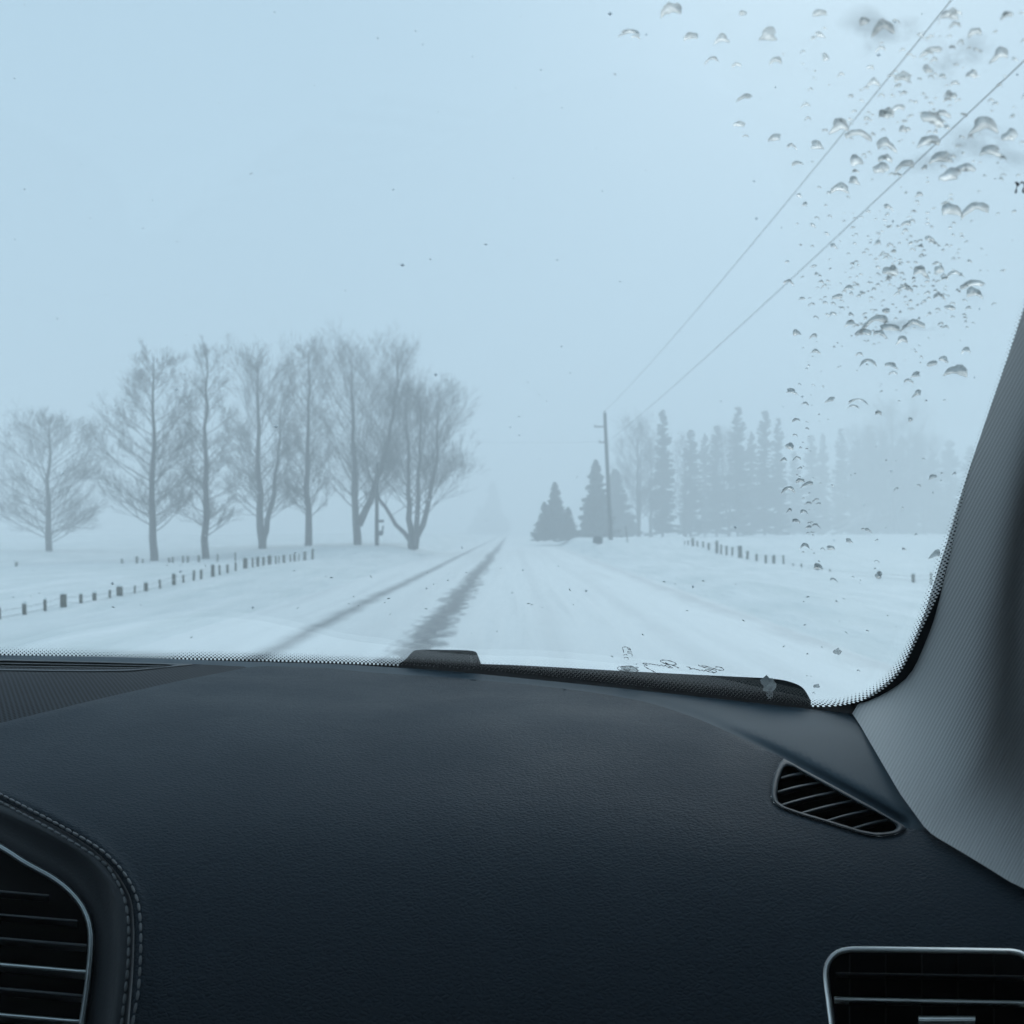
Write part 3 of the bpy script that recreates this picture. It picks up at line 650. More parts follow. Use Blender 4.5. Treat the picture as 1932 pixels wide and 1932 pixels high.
# writing on the glass: mirrored black script and the cut off letter at the right
def strokes(lines, conv, rad, name, mat_, off=-.0012):
    m = MB()
    for ln in lines:
        pts = spline([conv(*q) for q in ln], 6) if len(ln) > 2 else [conv(*q) for q in ln]
        pp = [G(u, v, off) for u, v in pts]
        n = len(pp); m.tube(pp, [rad*(.75+.35*sin(i*.7)) if n > 3 else rad for i in range(n)], 5)
    o = cbuild(m, name, mat_, ws); return o
cs = lambda x_, y_: (1132+x_*.14649, 1179.2+y_*.14649)
script = [[(1490, 528), (1530, 525), (1575, 538), (1597, 558), (1580, 570), (1540, 568), (1500, 556), (1440, 538), (1370, 518), (1325, 512), (1315, 520), (1350, 532), (1420, 550), (1480, 568), (1505, 585), (1490, 598), (1440, 596), (1385, 580), (1366, 566), (1380, 560), (1420, 568), (1455, 590), (1470, 606)],
          [(1362, 574), (1330, 578), (1318, 566), (1290, 572), (1270, 560), (1250, 562), (1230, 552), (1205, 550), (1180, 552), (1160, 556), (1175, 545), (1150, 530), (1120, 524)],
          [(1268, 500), (1285, 508), (1298, 518)],
          [(1022, 542), (985, 524), (940, 505), (880, 488), (845, 470), (860, 490), (890, 512), (930, 530), (938, 538), (905, 538), (870, 524), (850, 505), (870, 492), (930, 500), (975, 500), (988, 490), (960, 468), (900, 448), (830, 438), (790, 442), (785, 455), (810, 470), (850, 486), (885, 492)],
          [(850, 510), (815, 515), (800, 500), (780, 508), (760, 512), (745, 500), (720, 500), (700, 492), (680, 494), (655, 487), (625, 490), (600, 478), (570, 478), (555, 485), (590, 492), (615, 505), (590, 508), (575, 515), (600, 535), (650, 560), (700, 588), (740, 612), (765, 626), (772, 620), (750, 614)],
          [(470, 489), (477, 489)]]
strokes(script, cs, .00042, 'mirrored_script', ink)['label'] = 'mirror image black handwriting low on the windscreen'
cn = lambda x_, y_: (1839.5+x_*.06103, 283+y_*.06103)
strokes([[(1260, 965), (1330, 955)], [(1330, 955), (1310, 1080), (1275, 1270)], [(1320, 1060), (1400, 985), (1480, 950), (1545, 975), (1540, 1060), (1500, 1230), (1540, 1275), (1600, 1230)]], cn, .00045, 'glass_lettering', ink)['label'] = 'cut off letter n at the right edge of the view'
# meltwater outlines above and on the wiper
drip = [[(290, 290), (300, 275), (330, 268), (358, 274), (355, 284), (385, 286), (398, 296), (395, 318)], [(365, 303), (392, 304)], [(358, 330), (385, 326), (415, 336)], [(358, 345), (400, 352), (420, 372), (418, 392)], [(312, 378), (322, 366), (350, 370), (352, 380)], [(316, 412), (330, 405), (366, 410), (370, 432)], [(300, 300), (312, 340)],
        [(228, 548), (245, 527), (300, 520), (400, 520), (450, 535), (490, 568), (495, 578), (440, 600), (390, 612), (340, 606), (300, 580), (240, 560), (228, 548)], [(300, 553), (345, 558), (400, 556)], [(328, 575), (390, 575)], [(340, 600), (380, 598), (412, 600)]]
strokes(drip, cs, .00035, 'ice_outline', ink)['label'] = 'thin dark outlines of refrozen drips above the wiper'

# wiper, arm cover
def prism(pts, f, off, thick, name, mat_, parent=car, bev=.003):
    n = len(pts); m = MB(); cu = sum(p[0] for p in pts)/n; cv = max(p[1] for p in pts)
    m.v = [f(u, v, off) for u, v in pts]+[f(u, v, off+thick)-Vector((0, 0, .004 if v < cv-8 else 0)) for u, v in pts]
    m.f = [tuple(range(n)), tuple(range(2*n-1, n-1, -1))]+[(i, i+n, (i+1) % n+n, (i+1) % n) for i in range(n)]
    o = cbuild(m, name, mat_, parent, False); bevel(o, bev, 2, 40); return o
wp_top = spline([(890, 1252), (1000, 1256), (1200, 1267), (1400, 1277), (1455, 1280), (1490, 1286), (1515, 1298), (1530, 1322)], 6)
wiper = prism(wp_top+[(1528, 1345), (1300, 1318), (1100, 1292), (890, 1270)], Gd, .022, .03, 'wiper', rubber)
wiper['label'] = 'black wiper parked along the foot of the windscreen'
cover = prism(spline([(752, 1252), (766, 1243), (778, 1230), (790, 1226), (840, 1226), (892, 1228), (902, 1238), (908, 1254)], 4)+[(908, 1272), (752, 1266)], Gd, .018, .04, 'wiper_arm_cover', rubber)
prism([(886, 1229), (889, 1229), (893, 1252), (890, 1252)], Gd, .0165, .002, 'cover_seam', ink, cover, .0003)

# dashboard pad -----------------------------------------------------------
def in_poly(p, poly):
    x, y = p; c = False; n = len(poly); j = n-1
    for i in range(n):
        xi, yi = poly[i]; xj, yj = poly[j]
        if (yi > y) != (yj > y) and x < (xj-xi)*(y-yi)/(yj-yi)+xi: c = not c
        j = i
    return c
def seg_dist(p, line):
    best = 1e9
    for a, b in zip(line, line[1:]):
        dx, dy = b[0]-a[0], b[1]-a[1]; L2 = dx*dx+dy*dy
        t = max(0, min(1, ((p[0]-a[0])*dx+(p[1]-a[1])*dy)/max(L2, 1e-9)))
        best = min(best, math.hypot(p[0]-a[0]-t*dx, p[1]-a[1]-t*dy))
    return best
def patch(name, outer, holes, fn, step, mat_, parent=None, extra=()):
    loops = [outer]+list(holes); verts = []; edges = []
    for lp in loops:
        lp2 = []
        for a, b in zip(lp, lp[1:]+lp[:1]):
            n = max(1, int(math.dist(a, b)/(step*.8)))
            lp2 += [(a[0]+(b[0]-a[0])*k/n, a[1]+(b[1]-a[1])*k/n) for k in range(n)]
        s0 = len(verts); verts += lp2; edges += [(s0+i, s0+(i+1) % len(lp2)) for i in range(len(lp2))]
    for e in extra: verts += e
    x0 = min(p[0] for p in outer); x1 = max(p[0] for p in outer); y0 = min(p[1] for p in outer); y1 = max(p[1] for p in outer)
    r_ = 0; y = y0+step*.5
    while y < y1:
        x = x0+step*(.5 if r_ % 2 else 1.)
        while x < x1:
            p = (x, y)
            if in_poly(p, outer) and not any(in_poly(p, h) for h in holes): verts.append(p)
            x += step
        y += step*.866; r_ += 1
    vv, _, ff, *_r = geometry.delaunay_2d_cdt([Vector(v) for v in verts], edges, [], 0, 1e-4)
    m = MB(); m.v = [fn(v.x, v.y) for v in vv]
    for f in ff:
        c = (sum(vv[i].x for i in f)/3, sum(vv[i].y for i in f)/3)
        if in_poly(c, outer) and not any(in_poly(c, h) for h in holes): m.f.append(tuple(f)[::-1])
    return cbuild(m, name, mat_, parent)

pad_top = spline([(-900, 1560), (-300, 1437), (0, 1364), (195, 1317), (331, 1286), (428, 1267), (478, 1258), (520, 1257), (613, 1260), (707, 1269), (854, 1279), (1000, 1292), (1122, 1307), (1196, 1320), (1245, 1332), (1318, 1357), (1391, 1389), (1440, 1412)], 5)
sv = lambda x_, y_: (1415+x_*.19532, 1391.4+y_*.19532)
sv_out = [sv(*q) for q in ((325, 203), (400, 243), (500, 298), (670, 390), (850, 488), (1030, 587), (1200, 680), (1350, 770), (1480, 845), (1507, 872), (1490, 900), (1400, 935), (1250, 955), (1100, 932), (960, 890), (760, 825), (500, 750), (300, 675), (228, 628), (204, 570), (212, 450), (238, 340), (278, 250))]
sv_in = [sv(*q) for q in ((365, 278), (430, 288), (500, 335), (670, 430), (850, 530), (1030, 628), (1200, 715), (1330, 785), (1405, 838), (1418, 868), (1395, 900), (1300, 918), (1200, 920), (1060, 892), (900, 842), (700, 782), (480, 717), (330, 665), (272, 620), (258, 560), (275, 430), (305, 335), (330, 292))]
cw2 = lambda x_, y_: (x_*.2431, 1462.3+y_*.2431)
groove = spline([(-800, 1180+0), (-300, 1375), (-100, 1462)], 3)[:-1]+spline([cw2(*q) for q in ((-411, 0), (0, 195), (400, 380), (700, 560), (880, 730), (980, 880), (1025, 1000), (1042, 1200), (1037, 1450), (1020, 1700), (1000, 1932), (960, 2300), (900, 2800))], 8)
groove = [(-900, 1420), (-400, 1420), (-250, 1440)]+spline([cw2(*q) for q in ((-411, 20), (0, 195), (400, 380), (700, 560), (880, 730), (980, 880), (1025, 1000), (1042, 1200), (1037, 1450), (1020, 1700), (1000, 1932), (960, 2300), (900, 2800))], 8)
groove = [g_ for g_ in groove if g_[0] > -110]
pillar_b = [(1608, 1346), (1622, 1367), (1661, 1434), (1699, 1499), (1746, 1563), (1760, 1576), (1807, 1603), (1866, 1639), (1907, 1665), (1940, 1680), (2060, 1760), (2200, 1850)]
rv = lambda x_, y_: (1509.4+x_*.21876, 1698+y_*.21876)
rv_ring = resample(spline([rv(*q) for q in ((255, 900), (228, 700), (225, 600), (250, 525), (310, 460), (400, 430), (520, 424), (1000, 430), (1700, 440), (1850, 447), (1940, 480), (1990, 560), (2000, 700), (1990, 1100), (1960, 1400), (1880, 1480), (1700, 1500), (1000, 1495), (500, 1490), (370, 1460), (310, 1360), (285, 1150))], 6, True), 120, True)
rv_ring = [q for q in rv_ring]
pad_outer = pad_top+sv_out[:1]+[(1478, 1431)]
pad_outer = pad_top+sv_out[0:1]+sv_out[22:8:-1]+[sv(1640, 900), (1755, 1562), (1800, 1590), (1866, 1628), (1920, 1655), (2060, 1745), (2300, 1900), (2300, 2330), (232-12, 2330), (220, 2150)]
gpart = [q for q in groove if q[1] < 2150]
pad_outer += gpart[::-1]
pad_outer += [(-140, 1455), (-300, 1540), (-900, 1760)]
edge_line = [q for q in pad_top]
def ring_off(loop, d):
    cx_ = sum(p[0] for p in loop)/len(loop); n = len(loop); out = []
    for i in range(n):
        a, b = loop[i-1], loop[(i+1) % n]; tx, ty = b[0]-a[0], b[1]-a[1]; L = math.hypot(tx, ty) or 1
        out.append((loop[i][0]+ty/L*d, loop[i][1]-tx/L*d))
    return out
def padfn(u, v):
    e = 100
    if v < 1480: e = min(e, seg_dist((u, v), edge_line))
    lip = .006*(1-(1-min(1, e/9))**2)
    if u < 330 and v > 1400:
        gdist = seg_dist((u, v), groove); lip -= .004*exp(-(gdist/7)**2)-.003*exp(-((gdist-12)/10)**2)
    gl = 0
    if u > 1430 and v < 1620:
        q = seg_dist((u, v), sv_out+[sv_out[0]]); gl = .003*exp(-(q/5)**2)
    return D(u, v, lip-gl)
rv_hole = ring_off(rv_ring, 5)
if in_poly(rv_hole[0], rv_ring): rv_hole = ring_off(rv_ring, -5)
sgn = 1 if not in_poly(ring_off(rv_ring, 5)[0], rv_ring) else -1
ex = [[(q[0]+dx*d, q[1]+dy*d) for q in resample(edge_line, 260)] for d in (3, 7, 11) for dx, dy in ((0, 1),)]
ex = [[q for q in e if in_poly(q, pad_outer)] for e in ex]
pad = patch('dashboard', pad_outer, [rv_hole], padfn, 11, leather, None, ex); pad['label'] = 'large dark leather grained dashboard pad'

# ledge between pad and glass
led_top = spline([(-900, 1222), (-400, 1229), (0, 1236), (234, 1240), (428, 1247), (613, 1252), (707, 1257), (854, 1267), (1000, 1281), (1147, 1296), (1293, 1312), (1440, 1328), (1538, 1339), (1640, 1350)], 4)
led_outer = led_top+[(1680, 1420), (1720, 1490), (1775, 1575), (1775, 1590), (1700, 1590)]+[(q[0], q[1]+9) for q in sv_out[8::-1]]+[(q[0]-1, q[1]+8) for q in pad_top[::-1] if q[0] > 470]+[(480, 1259), (300, 1259), (0, 1255), (-900, 1244)]
def ledfn(u, v):
    e = seg_dist((u, v), edge_line+sv_out[:9])
    wdt = min(26, 7+max(0, u-860)*.045)
    dip = .014*(1-sstep(0, wdt, e))**1.3*sstep(470, 620, u)
    return D(u, v, -.003-dip)
df_out = [(-900, 1235), (-400, 1240), (0, 1244), (195, 1248.5), (335, 1252), (372, 1253.2), (350, 1255.5), (320, 1258.5), (280, 1263), (253, 1265.8), (195, 1267), (100, 1266.5), (0, 1265), (-400, 1259), (-900, 1252)]
df_in = [(-880, 1238), (-400, 1243), (0, 1246.8), (195, 1250.6), (300, 1253.6), (333, 1255), (318, 1257.2), (290, 1260.2), (250, 1263), (195, 1264.2), (100, 1263.8), (0, 1262.2), (-400, 1256.5), (-880, 1249)]
led_outer = led_top+[(1680, 1420), (1720, 1490), (1775, 1575), (1775, 1590), (1700, 1590)]+[(q[0], q[1]+9) for q in sv_out[8::-1]]+[(q[0]-1, q[1]+8) for q in pad_top[::-1] if q[0] > 480]+[(460, 1257.5), (372, 1253.2)]+[q for q in df_out[4::-1]]
exl = [[(q[0]-d*.4, q[1]-d) for q in resample([p for p in edge_line if p[0] > 800]+sv_out[:9], 160)] for d in (3, 7, 12, 18, 25)]
exl = [[q for q in e if in_poly(q, led_outer)] for e in exl]
patch('ledge', led_outer, [], ledfn, 12, smooth_trim, None, exl)['label'] = 'smooth grey ledge between dashboard pad and windscreen'

# speaker cloth, defroster outlet
gr_outer = [(-900, 1246), (-400, 1253), (0, 1259), (195, 1261), (253, 1260), (300, 1256), (345, 1253.4), (400, 1254), (500, 1257)]+[(q[0], q[1]+5) for q in pad_top[::-1] if q[0] < 500]
patch('speaker_grille', gr_outer, [], lambda u, v: D(u, v, -.0035), 10, grille)['label'] = 'perforated triangular speaker grille'
def ring(name, outer, inner, fn, prof, mat_, parent=None, n=140, closed=True):
    """loft from outer to inner outline; prof = [(fraction, near offset)]"""
    A = resample(outer, n, closed); B = resample(inner, n, closed); m = MB(); rows_ = []
    # align start
    for f_, off in prof: rows_.append([fn(lerp(a[0], b[0], f_), lerp(a[1], b[1], f_), off) for a, b in zip(A, B)])
    m.grid(rows_, closed); return cbuild(m, name, mat_, parent)
def align(outer, inner, n=140):
    A = resample(outer, n, True); B = resample(inner, n, True); best = None
    for s in range(n):
        t = sum(math.dist(A[i], B[(i+s) % n]) for i in range(0, n, 10))
        if best is None or t < best[0]: best = (t, s)
    return B[best[1]:]+B[:best[1]]
df = ring('defroster_vent', df_out, align(df_out, df_in), D, [(0, -.004), (.05, .001), (.5, .0025), (.95, .001), (1, -.003), (1.0, -.02)], vent_plastic)
df['label'] = 'long narrow defroster outlet at the foot of the glass'
patch('duct', [(q[0], q[1]) for q in df_in], [], lambda u, v: D(u, v, -.02), 14, void, df)
for a, b in (((-880, 1241.5), (310, 1256.3)), ((-880, 1245.5), (280, 1260.5))):
    pts = [(lerp(a[0], b[0], t/20), lerp(a[1], b[1], t/20)) for t in range(21)]
    pts = [(u, interp([-880, 0, 195, 310], [1241.3, 1251.3, 1254.6, 1256.6], u) if a[1] < 1243 else interp([-880, 0, 195, 280], [1245.3, 1256.8, 1259.3, 1260.6], u)) for u, _ in pts]
    m = MB(); m.grid([[D(u, v+dv, off) for u, v in pts] for dv, off in ((1.2, -.012), (.5, -.0015), (-.3, -.0015), (-.9, -.012))]); cbuild(m, 'slat', slat_plastic, df)

# side vent
sin_al = align(sv_out, sv_in)
svr = ring('side_vent', sv_out, sin_al, D, [(0, -.004), (.03, .004), (.25, .008), (.6, .008), (.9, .006), (1, .001), (1.0, -.03), (1.02, -.055)], vent_plastic)
svr['label'] = 'leaf shaped side vent with six slats near the pillar'
patch('duct', sv_in, [], lambda u, v: D(u, v, -.05), 12, void, svr)
for (a, b) in (((300, 392), (530, 348)), ((270, 527), (700, 433)), ((285, 660), (860, 518)), ((470, 742), (1030, 605)), ((715, 815), (1200, 694)), ((985, 885), (1365, 790))):
    pts = [sv(lerp(a[0], b[0], t/8), lerp(a[1], b[1], t/8)-10*sin(pi*t/8)) for t in range(9)]
    m = MB(); m.grid([[D(u, v+dv, off) for u, v in pts] for dv, off in ((9, -.036), (2.6, -.005), (1.8, -.002), (0, -.001), (-1.8, -.002), (-2.5, -.006), (-1.4, -.036))])
    cbuild(m, 'slat', slat_plastic, svr)

# left vent: stitched cowl, metal trim, louvres
def cwp(pts, n=60, ext=True): return resample(spline([cw2(*q) for q in pts], 8), n)
c_groove = cwp(((-411, 20), (0, 195), (400, 380), (700, 560), (880, 730), (980, 880), (1025, 1000), (1042, 1200), (1037, 1450), (1020, 1700), (1000, 1932), (960, 2300), (900, 2800)))
c_fold = cwp(((-411, 130), (0, 290), (400, 480), (660, 640), (800, 790), (870, 930), (905, 1080), (915, 1250), (912, 1480), (895, 1700), (870, 1932), (830, 2300), (770, 2800)))
c_ring = cwp(((-411, 330), (0, 553), (200, 680), (400, 790), (520, 880), (620, 990), (680, 1110), (706, 1250), (700, 1420), (680, 1620), (655, 1800), (635, 1932), (590, 2300), (540, 2800)))
rowsc = []
for (A, B, f_, off) in ((c_groove, c_fold, .0, -.006), (c_groove, c_fold, .03, -.001), (c_groove, c_fold, .12, .003), (c_groove, c_fold, .4, .005), (c_groove, c_fold, .8, .005), (c_groove, c_fold, 1, .003), (c_fold, c_ring, .12, -.001), (c_fold, c_ring, .3, -.008), (c_fold, c_ring, .6, -.013), (c_fold, c_ring, .9, -.016), (c_fold, c_ring, 1.05, -.022)):
    rowsc.append([D(lerp(a[0], b[0], f_), lerp(a[1], b[1], f_), off) for a, b in zip(A, B)])
m = MB(); m.grid(rowsc); cowl = cbuild(m, 'vent_cowl', cowl_leather); cowl['label'] = 'stitched leather cowl around the left air vent'
def stitches(pts, parent, near, step_m=.0068):
    pp = resample(spline([cw2(*q) for q in pts], 10), 700); w3 = [D(u, v, near) for u, v in pp]
    acc = 0; seg = []; k = 0; start = w3[0]; cur = [w3[0]]; on = True
    for a, b in zip(w3, w3[1:]):
        acc += (b-a).length
        if on: cur.append(b)
        if on and acc > step_m*.78:
            if len(cur) > 1:
                mm = MB(); n_ = len(cur); mm.tube(cur, [.0003+.0007*sin(pi*(i+.5)/n_)**.5 for i in range(n_)], 6); cbuild(mm, 'stitch', thread, parent)
            on = False
        if acc > step_m: acc = 0; on = True; cur = [b]
stitches(((-60, 120), (40, 168), (450, 383), (750, 558), (900, 688), (1000, 818), (1062, 960), (1086, 1100), (1093, 1300), (1086, 1500), (1070, 1700), (1050, 1810), (1020, 1980)), pad, .010)
stitches(((-60, 180), (0, 208), (400, 425), (780, 660), (900, 810), (960, 940), (990, 1080), (1000, 1250), (991, 1500), (970, 1700), (938, 1980)), cowl, .0053)
vr = [D(u, v, -.016) for u, v in c_ring]
lv = MB(); 
rw = []
for d, off in ((-6.5, -.022), (-6.2, -.014), (-4, -.0105), (-1.2, -.0095), (-.6, -.0108), (.2, -.0108), (.8, -.0095), (3.5, -.0105), (5.8, -.014), (6.2, -.03)):
    row_ = []
    for i, (u, v) in enumerate(c_ring):
        a = c_ring[max(i-1, 0)]; b = c_ring[min(i+1, len(c_ring)-1)]; tx, ty = b[0]-a[0], b[1]-a[1]; L = math.hypot(tx, ty)
        row_.append(D(u-ty/L*d, v+tx/L*d, off))
    rw.append(row_)
lv.grid(rw); lvo = cbuild(lv, 'left_vent_trim', shaded_chrome); lvo.name = 'air_vent_trim'; lvo['label'] = 'dim satin metal trim of the left air vent'
patch('duct', [(-140, 1500)]+[(q[0]-2, q[1]) for q in c_ring if q[1] < 2100]+[(-140, 2100)], [], lambda u, v: P(u, v, ddepth(u, v)+.06), 20, void, lvo)
for (y0, y1, x1, mt, hw) in ((905, 938, 380, dark_slat, 10), (1090, 1135, 600, dark_slat, 11), (1275, 1325, 670, dark_slat, 13), (1475, 1532, 680, shaded_chrome, 21), (1660, 1717, 650, dark_slat, 14), (1865, 1917, 625, shaded_chrome, 21), (2065, 2110, 600, dark_slat, 10)):
    pts = [cw2(lerp(-500, x1, t/14), lerp(y0-45, y1, t/14)) for t in range(15)]
    h = hw*.2431
    m = MB(); m.grid([[P(u, v+dv, ddepth(u, min(v, 2000))+off) for u, v in pts] for dv, off in ((h+9, .055), (h, .026), (h*.5, .022), (-h*.3, .022), (-h, .026), (-h+1, .055))]); cbuild(m, 'slat', mt, lvo)

# right vent
def Dr(u, v, near=0): return P(u, v, ddepth(u, v)-near)
nn_ = len(rv_ring); rw = []
for d, off in ((7, -.012), (5, -.003), (4.2, .002), (2.5, .005), (0, .006), (-2.5, .005), (-4.3, .002), (-5, -.004), (-5.5, -.04)):
    rw.append([Dr(*q, off) for q in ring_off(rv_ring, d*sgn)])
m = MB(); m.grid(rw, True); rvo = cbuild(m, 'air_vent', chrome); rvo['label'] = 'right air vent with bright satin metal trim'
patch('duct', ring_off(rv_ring, -5*sgn), [], lambda u, v: Dr(u, v, -.05), 16, void, rvo)
for (v0, v1, u0, u1, mt, hw) in ((1836.5, 1843, 1577, 1944, dark_slat, 2.), (1884, 1891.5, 1574, 1942, chrome, 3.8), (1951, 1955, 1580, 1940, dark_slat, 2.)):
    pts = [(lerp(u0, u1, t/10), lerp(v0, v1, t/10)) for t in range(11)]
    m = MB(); m.grid([[Dr(u, v+dv, off) for u, v in pts] for dv, off in ((hw+6, -.05), (hw, -.016), (hw*.4, -.013), (-hw*.4, -.013), (-hw, -.016), (-hw+.3, -.05))]); cbuild(m, 'slat', mt, rvo)
for k in range(6):
    u0 = 1603+k*68; m = MB(); m.grid([[Dr(u0+du, v, off) for v in (1800, 1850, 1900, 1960)] for du, off in ((-1.2, -.048), (-.7, -.028), (.7, -.028), (1.2, -.048))]); cbuild(m, 'vane', black_plastic, rvo)
m = MB(); m.grid([[Dr(u, v, off) for u in (1733, 1736, 1760, 1810, 1836, 1840)] for v, off in ((1944, -.02), (1928, -.004), (1924, -.001), (1921, -.001), (1917.5, -.004), (1917, -.02))]); cbuild(m, 'vent_knob', chrome, rvo)

# pillar trim
E = spline([(1606, 1347), (1609, 1339), (1618, 1329), (1646, 1308), (1675, 1285), (1699, 1260), (1714, 1232), (1726, 1201), (1745, 1153), (1767, 1081), (1785, 1026), (1825, 895), (1873, 755), (1906, 660), (1942, 552), (2025, 315), (2110, 70), (2200, -200), (2240, -330)], 6)
NS = 90; NT = 44; E = resample(E, NS); Bl = resample(pillar_b, 60)
TT = [(k/(NT-1))**1.6 for k in range(NT)]
rowsp = []; uvp = []
for i, e in enumerate(E):
    s = i/(NS-1); R_ = (lerp(2200, 2620, s), lerp(1850, -330, s)); row_ = []; ur = []
    Ye = gdepth(*e)-.012
    for k, t in enumerate(TT):
        lb = resample_t = None
        f_ = t*(len(Bl)-1); j = min(len(Bl)-2, int(f_)); bx = lerp(Bl[j][0], Bl[j+1][0], f_-j); by = lerp(Bl[j][1], Bl[j+1][1], f_-j)
        l0 = (lerp(E[0][0], 2200, t), lerp(E[0][1], 1850, t)); wgt = (1-s)**5
        u = lerp(e[0], R_[0], t)+(bx-l0[0])*wgt; v = lerp(e[1], R_[1], t)+(by-l0[1])*wgt
        px = math.hypot(u-e[0], v-e[1])
        q = 1-exp(-px/(34+170*(1-s)**3))
        Yp = Ye-.125*(Ye/.6)*q
        p0 = max(0, px-30-150*(1-s)**4); Yp += .00085*p0*(1-exp(-p0/150))*sstep(-.1, .3, s)
        Yd = ddepth(bx, by)-.013 if by > 1300 else Yp
        Y = lerp(Yp, Yd, (1-s)**9)
        row_.append(P(u, v, Y)); uvp.append((u, v))
    rowsp.append(row_)
m = MB(); m.grid(rowsp)
L0 = [(.65/1932*(a_*.883+b_*.469), .65/1932*(b_*.883-a_*.469)) for a_, b_ in uvp]
pl = cbuild(m, 'pillar_trim', fabric); add_uv(pl, L0); pl['label'] = 'grey ribbed fabric trim over the windscreen pillar'

# the rest of the cabin, mostly out of view: roof, doors, rear, floor, bonnet
def cbox(name, c, d, mt, bev=.02, parent=None):
    m = MB(); m.box(Vector(c), d); o = cbuild(m, name, mt, parent, False); bevel(o, bev); return o
m = MB(); m.grid([[Vector((x, y, EYE+z+.03*cos((x+.37)*1.6))) for x in (-1.15, -.9, -.5, 0, .3, .45)] for y, z in ((.40, .262), (.33, .30), (.1, .33), (-.8, .35), (-1.6, .30))]); rf = cbuild(m, 'roof', headliner); solidify(rf, .04, -1)
cbox('door', (.50, -.45, EYE-.585), (.08, 2.4, 1.05), leather); cbox('door', (-1.24, -.45, EYE-.585), (.08, 2.4, 1.05), leather)
cbox('rear_wall', (-.37, -1.7, EYE-.35), (1.8, .1, 1.3), headliner); cbox('floor_pan', (-.37, -.4, EYE-1.12), (1.8, 2.6, .06), headliner)
cbox('seat', (0, -.35, EYE-.62), (.5, .5, .2), leather, .05); cbox('seat', (0, -.60, EYE-.35), (.48, .14, .6), leather, .05)
cbox('seat', (-.74, -.35, EYE-.62), (.5, .5, .2), leather, .05); cbox('seat', (-.74, -.60, EYE-.35), (.48, .14, .6), leather, .05)
for x in (.47, -1.21):
    m = MB(); m.grid([[Vector((x, y, EYE+z)) for y in (-1.6, -.6, .05)] for z in (-.15, .30)]); cbuild(m, 'side_window', side_glass)
    cbox('light_block_panel', (x, .24, EYE+.08), (.05, .38, .5), headliner)  # unseen panel added to keep side window light off the pillar trim
    cbox('light_block_pillar', (x, -1.05, EYE+.08), (.06, 1.3, .5), headliner)  # unseen roof pillar widened into a panel that blocks window light
m = MB(); m.grid([[Vector((x, y+.0-.12*(x+.37)**2, EYE+z+.03*cos((x+.37)*1.8))) for x in (-1.2, -.9, -.5, -.1, .2, .46)] for y, z in ((1.42, -.33), (1.8, -.42), (2.2, -.52), (2.5, -.68), (2.55, -1.1))]); cbuild(m, 'bonnet', paint)

# ------------------------------------------------------------------ things lying on the glass
def drop(u, v, wpx, hpx, seed, mb=None, hgt=.20, lean=0):
    rnd = random.Random(seed); n = 16; m = mb or MB(); b = len(m.v)
    Yd = gdepth(u, v); mm = wpx/1932*Yd; H_ = min(mm, hpx/1932*Yd*1.6)*hgt
    ph = [rnd.uniform(0, 6.28) for _ in range(3)]
    def outline(t, f):
        r_ = 1+.22*sin(2*t+ph[0])+.17*sin(3*t+ph[1])+.10*sin(5*t+ph[2])
        x = cos(t)*r_*wpx/2*f; y = sin(t)*r_*hpx/2*f
        if y > 0: y *= .45                         # flat foot, arched top
        y += (.42+.2*sin(ph[0]))*abs(x)**1.5/max(1, wpx**.5)*(.9 if y < 0 else 1.5)*(1 if hpx < wpx else .4)+x*.25*sin(ph[2])
        return u+x+lean*y, v+y
    fr = (1, .93, .75, .45); NN = Vector((1.6*SL*((u-966)/1932*Yd+.37), SL, 1)).normalized()
    for f in fr:
        hz = H_*sqrt(max(0, 1-f*f))
        for k in range(n): m.v.append(Gd(*outline(2*pi*k/n, f), .0095)+NN*hz)
    m.v.append(Gd(*outline(0, 0), .0095)+NN*H_)
    c = len(m.v)-1
    for i in range(len(fr)-1):
        for k in range(n): m.f.append((b+i*n+k, b+i*n+(k+1) % n, b+(i+1)*n+(k+1) % n, b+(i+1)*n+k))
    for k in range(n): m.f.append((b+3*n+k, b+3*n+(k+1) % n, c))
    m.f.append(tuple(b+k for k in range(n))[::-1])
    return m
